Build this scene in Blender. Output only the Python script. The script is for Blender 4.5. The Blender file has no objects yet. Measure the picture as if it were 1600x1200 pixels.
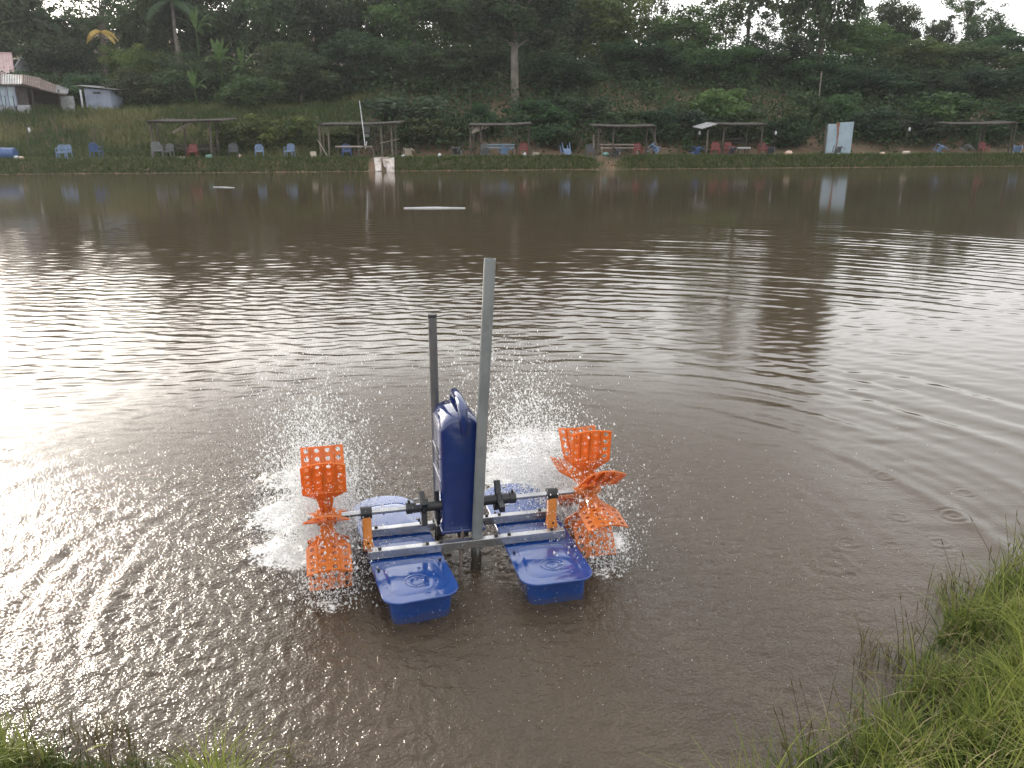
import bpy, math, random
import numpy as np
from mathutils import Vector, Matrix
random.seed(7); RNG = np.random.default_rng(11)
SC = bpy.context.scene
COL = SC.collection
R = math.radians

# ------------------------------------------------------------------ camera
FPX, CAMH, PITCH = 1280.0, 2.2, R(17.1)          # focal length in pixels of a 1600 px wide frame
cam = bpy.data.cameras.new('camera'); camo = bpy.data.objects.new('camera', cam); COL.objects.link(camo)
cam.sensor_fit = 'HORIZONTAL'; cam.sensor_width = 36.0; cam.lens = 36.0 * FPX / 1600.0
cam.clip_start = 0.05; cam.clip_end = 3000
camo.location = (0, 0, CAMH); camo.rotation_euler = (math.pi / 2 - PITCH, 0, 0)
SC.camera = camo
# ------------------------------------------------------------------ sky and sun
SUN_AZ, SUN_EL = -40.0, 15.0                      # degrees left of the view axis, above the horizon
w = bpy.data.worlds.new('World'); SC.world = w; w.use_nodes = True
nt = w.node_tree; bg = nt.nodes['Background']
sky = nt.nodes.new('ShaderNodeTexSky'); sky.sky_type = 'NISHITA'; sky.sun_disc = False
sky.sun_elevation = R(SUN_EL); sky.sun_rotation = R(SUN_AZ); sky.dust_density = 3.0; sky.air_density = 1.0
tc = nt.nodes.new('ShaderNodeTexCoord')
mp = nt.nodes.new('ShaderNodeMapping'); mp.inputs['Scale'].default_value = (1.0, 1.0, 2.6)
nz = nt.nodes.new('ShaderNodeTexNoise'); nz.inputs['Scale'].default_value = 1.7; nz.inputs['Detail'].default_value = 7
rp = nt.nodes.new('ShaderNodeValToRGB')
rp.color_ramp.elements[0].position = 0.30; rp.color_ramp.elements[0].color = (8.6, 8.6, 8.7, 1)
rp.color_ramp.elements[1].position = 0.72; rp.color_ramp.elements[1].color = (15.0, 14.9, 14.6, 1)
mx = nt.nodes.new('ShaderNodeMix'); mx.data_type = 'RGBA'; mx.inputs['Factor'].default_value = 0.72
L = nt.links.new
L(tc.outputs['Generated'], mp.inputs[0]); L(mp.outputs[0], nz.inputs['Vector']); L(nz.outputs['Fac'], rp.inputs[0])
bw = nt.nodes.new('ShaderNodeRGBToBW'); ma = nt.nodes.new('ShaderNodeMath'); ma.operation = 'MULTIPLY_ADD'; ma.inputs[1].default_value = 0.068; ma.inputs[2].default_value = 0.90   # thin cloud scatters forward
vm = nt.nodes.new('ShaderNodeVectorMath'); vm.operation = 'SCALE'
L(sky.outputs[0], bw.inputs[0]); L(bw.outputs[0], ma.inputs[0]); L(rp.outputs[0], vm.inputs[0]); L(ma.outputs[0], vm.inputs['Scale'])
L(sky.outputs[0], mx.inputs['A']); L(vm.outputs[0], mx.inputs['B']); L(mx.outputs['Result'], bg.inputs[0])
bg.inputs[1].default_value = 0.13
sun = bpy.data.lights.new('sun', 'SUN'); sun.energy = 2.6; sun.angle = R(6); sun.color = (1.0, 0.90, 0.77)
suno = bpy.data.objects.new('sun', sun); COL.objects.link(suno)
sd = Vector((math.sin(R(SUN_AZ)) * math.cos(R(SUN_EL)), math.cos(R(SUN_AZ)) * math.cos(R(SUN_EL)), math.sin(R(SUN_EL))))
suno.rotation_euler = (-sd).to_track_quat('-Z', 'Y').to_euler(); suno.location = (-20, 20, 30)
vs = SC.view_settings; vs.view_transform = 'Standard'; vs.look = 'None'; vs.exposure = 0.5; vs.gamma = 1.0; vs.use_curve_mapping = False
SC.render.engine = 'CYCLES'
SC.cycles.use_denoising = True; SC.cycles.max_bounces = 6; SC.cycles.diffuse_bounces = 4; SC.cycles.glossy_bounces = 2; SC.cycles.use_adaptive_sampling = True; SC.cycles.adaptive_threshold = 0.03
SC.cycles.transmission_bounces = 4; SC.cycles.transparent_max_bounces = 6; SC.cycles.volume_bounces = 1
SC.cycles.sample_clamp_indirect = 6.0

# ------------------------------------------------------------------ photo pixel <-> place
cP, sP = math.cos(PITCH), math.sin(PITCH)
def ray(x, y):
    u, v = x - 800.0, 600.0 - y
    return u, FPX * cP + v * sP, -FPX * sP + v * cP
def at_z(x, y, z):
    d = ray(x, y); t = (z - CAMH) / d[2]; return d[0] * t, d[1] * t
def at_y(x, y, Y):
    d = ray(x, y); t = Y / d[1]; return d[0] * t, CAMH + d[2] * t
def x_at(px, Y, z):                               # world x of a pixel column at depth Y, height z
    return (px - 800.0) / FPX * (Y * cP - (z - CAMH) * sP)

# ------------------------------------------------------------------ helpers
def tag(o, label=None, cat=None, group=None, kind=None):
    if label: o['label'] = label
    if cat: o['category'] = cat
    if group: o['group'] = group
    if kind: o['kind'] = kind
    return o
def empty(name, loc=(0, 0, 0), rz=0.0, rx=0.0, ry=0.0):
    o = bpy.data.objects.new(name, None); COL.objects.link(o); o.location = loc; o.rotation_euler = (rx, ry, rz)
    o.empty_display_size = 0.1
    return o
def link(name, me, parent=None, loc=None, rot=None):
    o = bpy.data.objects.new(name, me); COL.objects.link(o)
    if parent is not None: o.parent = parent
    if loc is not None: o.location = loc
    if rot is not None: o.rotation_euler = rot
    return o
def np_mesh(name, V, Fc, mat, smooth=False, attr=None):
    """V (n,3), Fc (m,k) with k = 3 or 4."""
    me = bpy.data.meshes.new(name); V = np.asarray(V, np.float32); Fc = np.asarray(Fc, np.int32)
    k = Fc.shape[1]; m = len(Fc)
    me.vertices.add(len(V)); me.vertices.foreach_set('co', V.ravel())
    me.loops.add(m * k); me.loops.foreach_set('vertex_index', Fc.ravel())
    me.polygons.add(m); me.polygons.foreach_set('loop_start', np.arange(0, m * k, k, dtype=np.int32))
    me.polygons.foreach_set('use_smooth', np.full(m, bool(smooth)))
    if attr is not None:
        for an, av in attr.items():
            a = me.attributes.new(an, 'FLOAT', 'POINT'); a.data.foreach_set('value', np.asarray(av, np.float32))
    me.update(calc_edges=True); me.validate()
    if mat: me.materials.append(mat)
    return me
class MB:
    def __init__(s): s.v = []; s.f = []
    def add(s, vs, fs):
        b = len(s.v); s.v += [tuple(p) for p in vs]; s.f += [tuple(b + i for i in f) for f in fs]; return s
    def box(s, c, d, rot=None, taper=1.0):
        hx, hy, hz = d[0] / 2, d[1] / 2, d[2] / 2; P = []
        for z, t in ((-hz, 1.0), (hz, taper)):
            for x, y in ((-hx, -hy), (hx, -hy), (hx, hy), (-hx, hy)): P.append(Vector((x * t, y * t, z)))
        if rot is not None: P = [rot @ p for p in P]
        C = Vector(c); P = [p + C for p in P]
        return s.add(P, [(3, 2, 1, 0), (4, 5, 6, 7), (0, 1, 5, 4), (1, 2, 6, 5), (2, 3, 7, 6), (3, 0, 4, 7)])
    def tube(s, pts, r, n=10, cap=True):
        pts = [Vector(p) for p in pts]; rs = r if isinstance(r, (list, tuple)) else [r] * len(pts)
        up = None; rings = []
        for i, p in enumerate(pts):
            t = (pts[min(i + 1, len(pts) - 1)] - pts[max(i - 1, 0)]).normalized()
            if up is None: up = t.orthogonal().normalized()
            up = (up - t * up.dot(t))
            up = up.normalized() if up.length > 1e-6 else t.orthogonal().normalized()
            bn = t.cross(up)
            rings.append([p + (up * math.cos(2 * math.pi * k / n) + bn * math.sin(2 * math.pi * k / n)) * rs[i] for k in range(n)])
        vs = [q for rg in rings for q in rg]; fs = []
        for i in range(len(pts) - 1):
            for k in range(n): fs.append((i * n + k, i * n + (k + 1) % n, (i + 1) * n + (k + 1) % n, (i + 1) * n + k))
        if cap: fs.append(tuple(range(n))[::-1]); fs.append(tuple((len(pts) - 1) * n + k for k in range(n)))
        return s.add(vs, fs)
    def loft(s, rings, cap0=True, cap1=True):
        n = len(rings[0]); vs = [q for rg in rings for q in rg]; fs = []
        for i in range(len(rings) - 1):
            for k in range(n): fs.append((i * n + k, i * n + (k + 1) % n, (i + 1) * n + (k + 1) % n, (i + 1) * n + k))
        if cap0: fs.append(tuple(range(n))[::-1])
        if cap1: fs.append(tuple((len(rings) - 1) * n + k for k in range(n)))
        return s.add(vs, fs)
    def patch(s, P00, P10, P01, P11, nu, nv, wave=0.0, thick=0.0):
        """bilinear sheet, corrugated across u."""
        P00, P10, P01, P11 = map(Vector, (P00, P10, P01, P11)); nrm = (P10 - P00).cross(P01 - P00).normalized(); vs = []
        for j in range(nv + 1):
            for i in range(nu + 1):
                a, b = i / nu, j / nv
                p = (P00 * (1 - a) + P10 * a) * (1 - b) + (P01 * (1 - a) + P11 * a) * b
                vs.append(p + nrm * (wave * (1 if i % 2 else -1)))
        fs = [(j * (nu + 1) + i, j * (nu + 1) + i + 1, (j + 1) * (nu + 1) + i + 1, (j + 1) * (nu + 1) + i) for j in range(nv) for i in range(nu)]
        if thick:
            m = len(vs); vs2 = [p - nrm * thick for p in vs]; f2 = [tuple(m + i for i in f)[::-1] for f in fs]
            n1 = nu + 1; rim = [i for i in range(n1)] + [j * n1 + nu for j in range(1, nv + 1)] + [nv * n1 + i for i in range(nu - 1, -1, -1)] + [j * n1 for j in range(nv - 1, 0, -1)]
            f3 = [(rim[(k + 1) % len(rim)], rim[k], m + rim[k], m + rim[(k + 1) % len(rim)]) for k in range(len(rim))]
            return s.add(vs + vs2, fs + f2 + f3)
        return s.add(vs, fs)
    def mesh(s, name, mat, smooth=False, bevel=0.0):
        me = bpy.data.meshes.new(name); me.from_pydata(s.v, [], s.f); me.materials.append(mat)
        if smooth:
            me.polygons.foreach_set('use_smooth', [True] * len(me.polygons))
            try: me.set_sharp_from_angle(angle=R(38))
            except Exception: pass
        me.update(); return me
    def build(s, name, mat, parent=None, smooth=False, bevel=0.0, loc=None, rot=None):
        o = link(name, s.mesh(name, mat, smooth), parent, loc, rot)
        if bevel:
            b = o.modifiers.new('bevel', 'BEVEL'); b.width = bevel; b.segments = 2; b.limit_method = 'ANGLE'; b.angle_limit = R(40)
        return o
def copy_tree(o, parent=None):
    c = o.copy(); COL.objects.link(c); c.parent = parent
    for ch in list(o.children): copy_tree(ch, c)
    return c
# lattice noise
def _h(ix, iy, seed):
    n = (ix * 374761393 + iy * 668265263 + seed * 1442695041) & 0x7fffffff
    n = ((n ^ (n >> 13)) * 1274126177) & 0x7fffffff
    return ((n ^ (n >> 16)) & 0xffff) / 65535.0
def vnoise(x, y, seed=0):
    x = np.asarray(x, np.float64); y = np.asarray(y, np.float64)
    ix = np.floor(x).astype(np.int64); iy = np.floor(y).astype(np.int64); fx = x - ix; fy = y - iy
    fx = fx * fx * (3 - 2 * fx); fy = fy * fy * (3 - 2 * fy)
    a = _h(ix, iy, seed); b = _h(ix + 1, iy, seed); c = _h(ix, iy + 1, seed); d = _h(ix + 1, iy + 1, seed)
    return (a * (1 - fx) + b * fx) * (1 - fy) + (c * (1 - fx) + d * fx) * fy
def fbm(x, y, seed=0, o=4):
    t = 0.0; a = 0.5
    for i in range(o): t = t + a * vnoise(x * 2 ** i, y * 2 ** i, seed + i); a *= 0.5
    return t
def sstep(a, b, x):
    t = np.clip((np.asarray(x, np.float64) - a) / (b - a), 0, 1); return t * t * (3 - 2 * t)

# ------------------------------------------------------------------ materials
class NT:
    def __init__(s, name):
        s.m = bpy.data.materials.new(name); s.m.use_nodes = True; s.t = s.m.node_tree; s.b = s.t.nodes['Principled BSDF']; s.out = s.t.nodes['Material Output']
    def n(s, typ, **kw):
        nd = s.t.nodes.new(typ)
        for k, v in kw.items():
            if k in nd.inputs.keys(): nd.inputs[k].default_value = v
            else: setattr(nd, k, v)
        return nd
    def l(s, a, b): s.t.links.new(a, b)
    def math(s, op, a, b=None, c=None):
        nd = s.t.nodes.new('ShaderNodeMath'); nd.operation = op
        for i, q in enumerate((a, b, c)):
            if q is None: continue
            if isinstance(q, (int, float)): nd.inputs[i].default_value = q
            else: s.l(q, nd.inputs[i])
        return nd.outputs[0]
    def mix(s, f, a, b):
        nd = s.t.nodes.new('ShaderNodeMix'); nd.data_type = 'RGBA'
        for k, q in (('Factor', f), ('A', a), ('B', b)):
            if isinstance(q, (int, float)): nd.inputs[k].default_value = q
            elif isinstance(q, tuple): nd.inputs[k].default_value = q if len(q) == 4 else q + (1,)
            else: s.l(q, nd.inputs[k])
        return nd.outputs['Result']
    def noise(s, scale, detail=4, vec=None, rough=0.55):
        nd = s.t.nodes.new('ShaderNodeTexNoise'); nd.inputs['Scale'].default_value = scale; nd.inputs['Detail'].default_value = detail; nd.inputs['Roughness'].default_value = rough
        if vec is not None: s.l(vec, nd.inputs['Vector'])
        return nd.outputs['Fac']
    def ramp(s, f, a, b):
        nd = s.t.nodes.new('ShaderNodeMapRange'); nd.inputs['From Min'].default_value = a; nd.inputs['From Max'].default_value = b; nd.interpolation_type = 'SMOOTHSTEP'; s.l(f, nd.inputs['Value']); return nd.outputs[0]
    def pos(s, obj=True):
        if obj:
            return s.n('ShaderNodeTexCoord').outputs['Object']
        return s.n('ShaderNodeNewGeometry').outputs['Position']
    def bump(s, h, strength, dist):
        nd = s.t.nodes.new('ShaderNodeBump'); nd.inputs['Strength'].default_value = strength; nd.inputs['Distance'].default_value = dist
        s.l(h, nd.inputs['Height']); s.l(nd.outputs[0], s.b.inputs['Normal']); return nd
def simple(name, c1, c2=None, scale=8.0, rough=0.6, metal=0.0, bump=0.0, c3=None, spec=0.5, lo=0.35, hi=0.7):
    k = NT(name); b = k.b; b.inputs['Roughness'].default_value = rough; b.inputs['Metallic'].default_value = metal; b.inputs['Specular IOR Level'].default_value = spec
    if c2 is None: c2 = tuple(q * 0.75 for q in c1)
    p = k.pos(); f = k.noise(scale, 5, p); col = k.mix(k.ramp(f, lo, hi), c1, c2)
    if c3 is not None:
        f3 = k.noise(scale * 0.37, 6, p, 0.7); col = k.mix(k.ramp(f3, 0.54, 0.66), col, c3)
    k.l(col, b.inputs['Base Color'])
    rr = k.math('MULTIPLY_ADD', f, 0.3, rough - 0.15); k.l(rr, b.inputs['Roughness'])
    if bump: k.bump(k.noise(scale * 3.0, 4, p), 1.0, bump)
    return k.m
def leafmat(name, dark, light, transl=0.35, rough=0.55):
    k = NT(name); b = k.b; b.inputs['Roughness'].default_value = rough; b.inputs['Specular IOR Level'].default_value = 0.12
    at = k.n('ShaderNodeAttribute', attribute_name='tint'); oi = k.n('ShaderNodeObjectInfo')
    col = k.mix(at.outputs['Fac'], dark, light)
    mul = k.t.nodes.new('ShaderNodeMix'); mul.data_type = 'RGBA'; mul.blend_type = 'MULTIPLY'; mul.inputs['Factor'].default_value = 1.0
    k.l(col, mul.inputs['A']); k.l(oi.outputs['Color'], mul.inputs['B']); col = mul.outputs['Result']
    k.l(col, b.inputs['Base Color'])
    tr = k.n('ShaderNodeBsdfTranslucent'); k.l(col, tr.inputs['Color'])
    ms = k.n('ShaderNodeMixShader'); ms.inputs[0].default_value = transl
    k.l(b.outputs[0], ms.inputs[1]); k.l(tr.outputs[0], ms.inputs[2]); k.l(ms.outputs[0], k.out.inputs['Surface'])
    return k.m
M = {}
M['leaf'] = leafmat('foliage', (0.029, 0.052, 0.027), (0.090, 0.132, 0.060))
M['grassfar'] = leafmat('far_grass', (0.055, 0.085, 0.028), (0.17, 0.17, 0.075), 0.3)
M['grass'] = leafmat('near_grass', (0.050, 0.082, 0.020), (0.26, 0.29, 0.070), 0.4, 0.45)
M['weed'] = leafmat('shore_weed', (0.055, 0.060, 0.022), (0.17, 0.13, 0.065), 0.3)
M['bark'] = simple('bark', (0.12, 0.10, 0.08), (0.06, 0.05, 0.04), 6, 0.9, bump=0.02)
M['palebark'] = simple('pale_bark', (0.17, 0.15, 0.13), (0.11, 0.095, 0.08), 6, 0.9, bump=0.02)
M['wood'] = simple('weathered_wood', (0.095, 0.077, 0.063), (0.055, 0.044, 0.036), 9, 0.85, bump=0.01)
M['paleplank'] = simple('pale_plank', (0.36, 0.31, 0.27), (0.24, 0.19, 0.16), 5, 0.8)
M['darkwood'] = simple('dark_wood', (0.075, 0.062, 0.052), (0.04, 0.034, 0.03), 7, 0.9, bump=0.01)
M['bamboo'] = simple('bamboo', (0.13, 0.115, 0.085), (0.08, 0.07, 0.052), 7, 0.7)
M['thatch'] = simple('old_roofing', (0.060, 0.050, 0.043), (0.035, 0.030, 0.027), 5, 0.95, bump=0.03)
M['zinc'] = simple('zinc_sheet', (0.30, 0.30, 0.31), (0.20, 0.20, 0.205), 2.5, 0.6, 0.15, c3=(0.24, 0.15, 0.10))
M['rust'] = simple('rusty_sheet', (0.17, 0.125, 0.11), (0.11, 0.08, 0.068), 2.0, 0.8, c3=(0.24, 0.20, 0.19))
M['pink'] = simple('pink_sheet', (0.46, 0.33, 0.33), (0.38, 0.27, 0.27), 2, 0.6)
M['block'] = simple('grey_block_wall', (0.33, 0.34, 0.36), (0.24, 0.24, 0.255), 2.2, 0.9, c3=(0.19, 0.19, 0.19))
M['paleblue'] = simple('pale_blue_sheet', (0.31, 0.39, 0.45), (0.25, 0.32, 0.37), 1.3, 0.55)
M['ruststain'] = simple('rust_stain', (0.26, 0.12, 0.075), (0.17, 0.075, 0.05), 9, 0.9)
M['bluewall'] = simple('grey_blue_sheet', (0.24, 0.27, 0.34), (0.19, 0.21, 0.27), 2, 0.6)
M['pane'] = simple('window_pane', (0.28, 0.36, 0.40), (0.22, 0.29, 0.33), 1.5, 0.15)
M['black'] = simple('black_plastic', (0.018, 0.018, 0.02), (0.012, 0.012, 0.013), 20, 0.45)
M['darkint'] = simple('dark_boards_interior', (0.05, 0.042, 0.038), (0.03, 0.026, 0.024), 4, 0.9)  # dark boards, also painted shade inside the old house openings
M['concrete'] = simple('concrete', (0.52, 0.48, 0.45), (0.38, 0.33, 0.30), 3, 0.85, bump=0.02, c3=(0.22, 0.16, 0.12))
M['dirt'] = None
for nm, c in (('ch_light', (0.13, 0.20, 0.32)), ('ch_blue', (0.04, 0.085, 0.22)), ('ch_navy', (0.03, 0.06, 0.17)), ('ch_grey', (0.11, 0.114, 0.12)), ('ch_red', (0.17, 0.022, 0.022)),
              ('ch_beige', (0.36, 0.30, 0.24)), ('ch_dark', (0.045, 0.05, 0.06)), ('white', (0.55, 0.56, 0.58)), ('peach', (0.60, 0.42, 0.33)), ('carton', (0.48, 0.40, 0.32)), ('aqua', (0.18, 0.34, 0.30)),
              ('slat_blue', (0.22, 0.33, 0.42))):
    M[nm] = simple(nm, c, tuple(q * 0.82 for q in c), 6, 0.4)
M['yellow'] = leafmat('dry_frond', (0.40, 0.29, 0.09), (0.62, 0.47, 0.17), 0.4)
M['banana'] = leafmat('banana_leaf', (0.07, 0.14, 0.045), (0.15, 0.23, 0.08), 0.45)

# --- water
WHL = [(-0.69, 0.0), (0.69, 0.0)]
AO = (-0.265, 3.915); AYAW = R(13.5)
def aw(u, v): return AO[0] + u * math.cos(AYAW) - v * math.sin(AYAW), AO[1] + u * math.sin(AYAW) + v * math.cos(AYAW)
WL, WR = aw(-0.69, 0), aw(0.69, 0)
def water_material():
    k = NT('muddy_water'); b = k.b; P = k.pos(False)
    chop = k.n('ShaderNodeAttribute', attribute_name='chop').outputs['Fac']; fo = k.n('ShaderNodeAttribute', attribute_name='foam').outputs['Fac']
    n1 = k.noise(58.0, 2, P, 0.6)
    k.bump(k.math('MULTIPLY', n1, k.math('MULTIPLY', chop, 0.0072)), 1.0, 1.0)
    n2 = k.noise(11.0, 4, P, 0.68)
    fm = k.ramp(k.math('ADD', k.math('MULTIPLY', n2, 0.5), k.math('ADD', k.math('MULTIPLY', n1, 0.5), k.math('MULTIPLY', fo, 0.46))), 0.68, 0.82)
    fm = k.math('MULTIPLY', fm, k.ramp(fo, 0.02, 0.40))
    k.l(k.mix(fm, (0.058, 0.0420, 0.0270), (0.80, 0.79, 0.77)), b.inputs['Base Color'])
    b.inputs['IOR'].default_value = 1.333
    sx = k.n('ShaderNodeSeparateXYZ'); k.l(P, sx.inputs[0])
    k.l(k.math('MULTIPLY_ADD', fm, 0.45, k.math('MULTIPLY_ADD', k.ramp(sx.outputs[1], 12.0, 38.0), 0.035, 0.062)), b.inputs['Roughness'])      # fine breeze ripples farther out
    return k.m
M['water'] = water_material()

# ------------------------------------------------------------------ far shore ground
SH0, SH1 = 50.9, 0.186                            # shoreline y = SH0 + SH1 * x
def shore(x): return SH0 + SH1 * np.asarray(x, np.float64) + 0.55 * (fbm(np.asarray(x) * 0.22 + 50, np.zeros_like(np.asarray(x, np.float64)) + 3.1, 5, 3) - 0.45)
def ground_h(x, y):
    x = np.asarray(x, np.float64); y = np.asarray(y, np.float64); s = y - shore(x)
    h = -0.6 + 0.6 * sstep(-2.0, 0, s) + 0.70 * sstep(-0.15, 1.5, s)
    land = -0.32 * np.exp(-((x - 6.0) / 1.0) ** 2) * sstep(0.3, 0.9, s) * (1 - sstep(1.4, 2.6, s))     # worn landing
    left = 1 - sstep(-15.0, -9.0, x)
    hl = 2.75 * sstep(4.5, 13.5, s) + 0.55 * sstep(13, 19, s) + 0.16 * np.maximum(s - 19, 0)
    hr = 0.34 * np.maximum(s - 5.2, 0) * (1 - 0.25 * sstep(20, 34, s)) + 0.0 * s
    hr = np.minimum(hr, 7.5 + 0.03 * s)
    h = h + land + hl * left + hr * (1 - left)
    h = h + (fbm(x * 0.8, y * 0.8, 21, 3) - 0.45) * (0.10 * sstep(0.3, 1.5, s) + 0.5 * sstep(5, 9, s))
    return h
def ground_at(x, y): return float(ground_h(np.array([x]), np.array([y]))[0])
def spot(px, s):                                   # a point on the far ground: photo column, metres behind the waterline
    x = (px - 800) / FPX * 50
    for _ in range(6):
        Y = SH0 + SH1 * x + s; z = ground_at(x, Y); x = x_at(px, Y, z)
    return x, Y, z
def grid_mesh(name, xs, ys, hf, mat):
    X, Y = np.meshgrid(xs, ys); Z = hf(X, Y); V = np.stack([X, Y, Z], -1).reshape(-1, 3); nx = len(xs); ny = len(ys)
    i = np.arange(nx - 1)[None, :] + np.arange(ny - 1)[:, None] * nx
    return np_mesh(name, V, np.stack([i, i + 1, i + nx + 1, i + nx], -1).reshape(-1, 4), mat, True)
def soil_material():
    k = NT('far_soil'); P = k.pos(False)
    n1 = k.noise(0.9, 5, P); n2 = k.noise(6.0, 4, P)
    col = k.mix(k.ramp(n1, 0.38, 0.62), (0.17, 0.095, 0.062), (0.10, 0.075, 0.045)); col = k.mix(k.ramp(n2, 0.45, 0.7), col, (0.085, 0.085, 0.04))
    k.l(col, k.b.inputs['Base Color']); k.b.inputs['Roughness'].default_value = 0.95; k.bump(n2, 1.0, 0.06); return k.m
M['soil'] = soil_material()
fy = np.concatenate([np.arange(36, 78, 0.3), np.arange(78, 150, 3.0)])
fx = np.concatenate([np.arange(-130, -46, 4.0), np.arange(-46, 54, 0.4), np.arange(54, 140, 4.0)])
hill = link('hillside_ground', grid_mesh('hillside_ground', fx, fy, ground_h, M['soil'])); tag(hill, kind='structure')

# ------------------------------------------------------------------ pond surface
def make_pond():
    rg = np.random.default_rng(5)
    ys = [-3.0, 0.0, 1.2, 1.9]; y = 2.2
    while y < 62:
        ys.append(y); y += 0.0125 if y < 5.2 else (0.02 if y < 8 else (0.028 if y < 13 else (0.05 if y < 22 else (0.13 if y < 40 else 0.4))))
    ys = np.array(ys + [66, 72]); a_ = np.concatenate([[-9, -5, -3, -2, -1.3], np.linspace(-0.86, 0.86, 560), [1.3, 2, 3, 5, 9]])
    A, Y = np.meshgrid(a_, ys); X = A * np.maximum(Y * 0.93 + 0.75, 1.4) 
    infan = (np.abs(A) <= 0.8601) & (Y >= 2.2) & (Y < 60)
    rC = np.hypot(X - AO[0], Y - AO[1]); rL = np.hypot(X - WL[0], Y - WL[1]); rR = np.hypot(X - WR[0], Y - WR[1])
    Z = np.zeros_like(X)
    # ring waves running out from the wheels, long-crested and uneven
    wob = 7.0 * fbm(X * 0.35, Y * 0.35, 81, 3) + 1.6 * fbm(X * 1.1, Y * 1.1, 85, 2)
    patch = 0.35 + 1.1 * sstep(0.30, 0.62, fbm(X * 0.3 + 4, Y * 0.22, 87, 3))
    right = sstep(-2.5, 3.0, X - 0.22 * (Y - 4))
    fall = sstep(0.9, 3.4, rC) * (1 - 0.95 * sstep(10.0, 24.0, rC))
    for r, lam, am, ph in ((rR, 0.50, 0.0016, 0), (rR, 0.31, 0.0009, 2), (rL, 0.42, 0.0011, 1), (rL, 0.24, 0.0006, 4)):
        Z += am * np.sin(2 * np.pi * r / lam + wob + ph) * fall * patch * (0.45 + 0.85 * right)
    nf = sstep(0.7, 1.5, rC) * (1 - sstep(2.8, 6.0, rC)) * (0.35 + 1.1 * sstep(.32, .6, fbm(X * .9, Y * .9, 83, 2)))
    for r, lam, am in ((rL, .17, .0011), (rR, .15, .0010), (rC, .24, .0013)): Z += am * np.sin(2 * np.pi * r / lam + wob * 1.3) * nf
    # wind ripples: many short waves with crests across the view
    wind = (0.36 + 0.80 * (1 - sstep(-4.0, 2.5, X - 0.12 * Y))) * (1 - 0.95 * sstep(10, 27, Y)) * (0.55 + 0.9 * fbm(X * 0.5, Y * 0.35, 91, 3)) * sstep(2.0, 3.0, Y)
    W = np.zeros_like(X)
    for i in range(34):
        lam = 0.085 * (4.2 ** rg.uniform(0, 1)); th = rg.normal(0, 0.40); kx, ky = np.sin(th) * 2 * np.pi / lam, np.cos(th) * 2 * np.pi / lam
        W += lam ** 1.05 * np.sin(kx * X + ky * Y + rg.uniform(0, 6.28) + 1.5 * fbm(X * .8, Y * .8, 100 + i % 4, 2)) * (1 - sstep(lam * 75, lam * 150, Y))
    Z += W * 0.0021 * wind
    # confused chop under the falling drops
    chop = (1 - sstep(1.0, 3.5, rC)) * (1 - 0.55 * sstep(1.0, 2.6, X)); Cc = np.zeros_like(X)
    near = (Y > 2.1) & (Y < 9)
    Xn, Yn = X[near], Y[near]; c_ = np.zeros_like(Xn)
    for i in range(46):
        lam = 0.045 * (3.0 ** rg.uniform(0, 1)); th = rg.uniform(0, 6.28); c_ += lam * np.sin(np.cos(th) * 2 * np.pi / lam * Xn + np.sin(th) * 2 * np.pi / lam * Yn + rg.uniform(0, 6.28) + 2.2 * fbm(Xn * 2.5, Yn * 2.5, 120 + i % 5, 2))
    Cc[near] = c_
    Z += Cc * 0.0048 * chop * (0.6 + 0.8 * fbm(X * 1.7, Y * 1.7, 95, 2))
    foam = np.zeros_like(X)
    for (u, v, r0, k_) in ((-.90, .36, .24, 1.0), (-.88, .80, .30, .95), (-.80, 1.30, .38, .7), (-.70, -.25, .12, .5), (.50, .95, .28, .95), (.62, 1.25, .34, 1.0), (.82, 1.65, .36, .75), (.86, .02, .15, .65), (.72, -.27, .12, .5)):
        cx, cy = aw(u, v); foam = np.maximum(foam, k_ * np.exp(-(np.hypot(X - cx, Y - cy) / r0) ** 2))
    tb = np.where(foam > .004, foam, 0)
    Z += tb * (0.13 * (fbm(X * 7, Y * 7, 3, 4) - 0.40) + 0.05 * (fbm(X * 22, Y * 22, 9, 2) - .36))
    # rings of single drops
    drops_ = []
    for i in range(520):
        an = rg.uniform(0, 6.28); r = abs(rg.normal(0, 1.7)); drops_.append((AO[0] + 1.25 * r * math.cos(an), AO[1] + .2 + r * math.sin(an), rg.uniform(.015, .07), rg.uniform(.0012, .003)))
    for (px, py, r0) in ((262, 992, .05), (25, 947, .06), (70, 948, .035), (1490, 806, .07), (1350, 962, .05), (195, 850, .05), (245, 1120, .06), (1405, 808, .06), (180, 965, .05), (1300, 880, .12), (1330, 900, .05)): drops_.append(at_z(px, py, 0) + (r0, .0034))
    for (cx, cy, r0, am) in drops_:
        if cy < 2.3 or cy > 12: continue
        j0, j1 = np.searchsorted(ys, cy - 3 * r0), np.searchsorted(ys, cy + 3 * r0); sc_ = max(cy * .93 + .75, 1.4); i0, i1 = np.searchsorted(a_, (cx - 3.2 * r0) / sc_), np.searchsorted(a_, (cx + 3.2 * r0) / sc_)
        if j1 - j0 < 2 or i1 - i0 < 2: continue
        rr = np.hypot(X[j0:j1, i0:i1] - cx, Y[j0:j1, i0:i1] - cy); Z[j0:j1, i0:i1] += am * np.cos(rr / r0 * 7.5) * np.exp(-((rr - .75 * r0) / (.7 * r0)) ** 2)
    Z = Z * infan * sstep(2.2, 2.5, Y) * (1 - sstep(.80, .86, np.abs(A))) * (1 - sstep(54, 60, Y))
    V = np.stack([X, Y, Z], -1).reshape(-1, 3); nx, ny = len(a_), len(ys); i = np.arange(nx - 1)[None, :] + np.arange(ny - 1)[:, None] * nx
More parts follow.
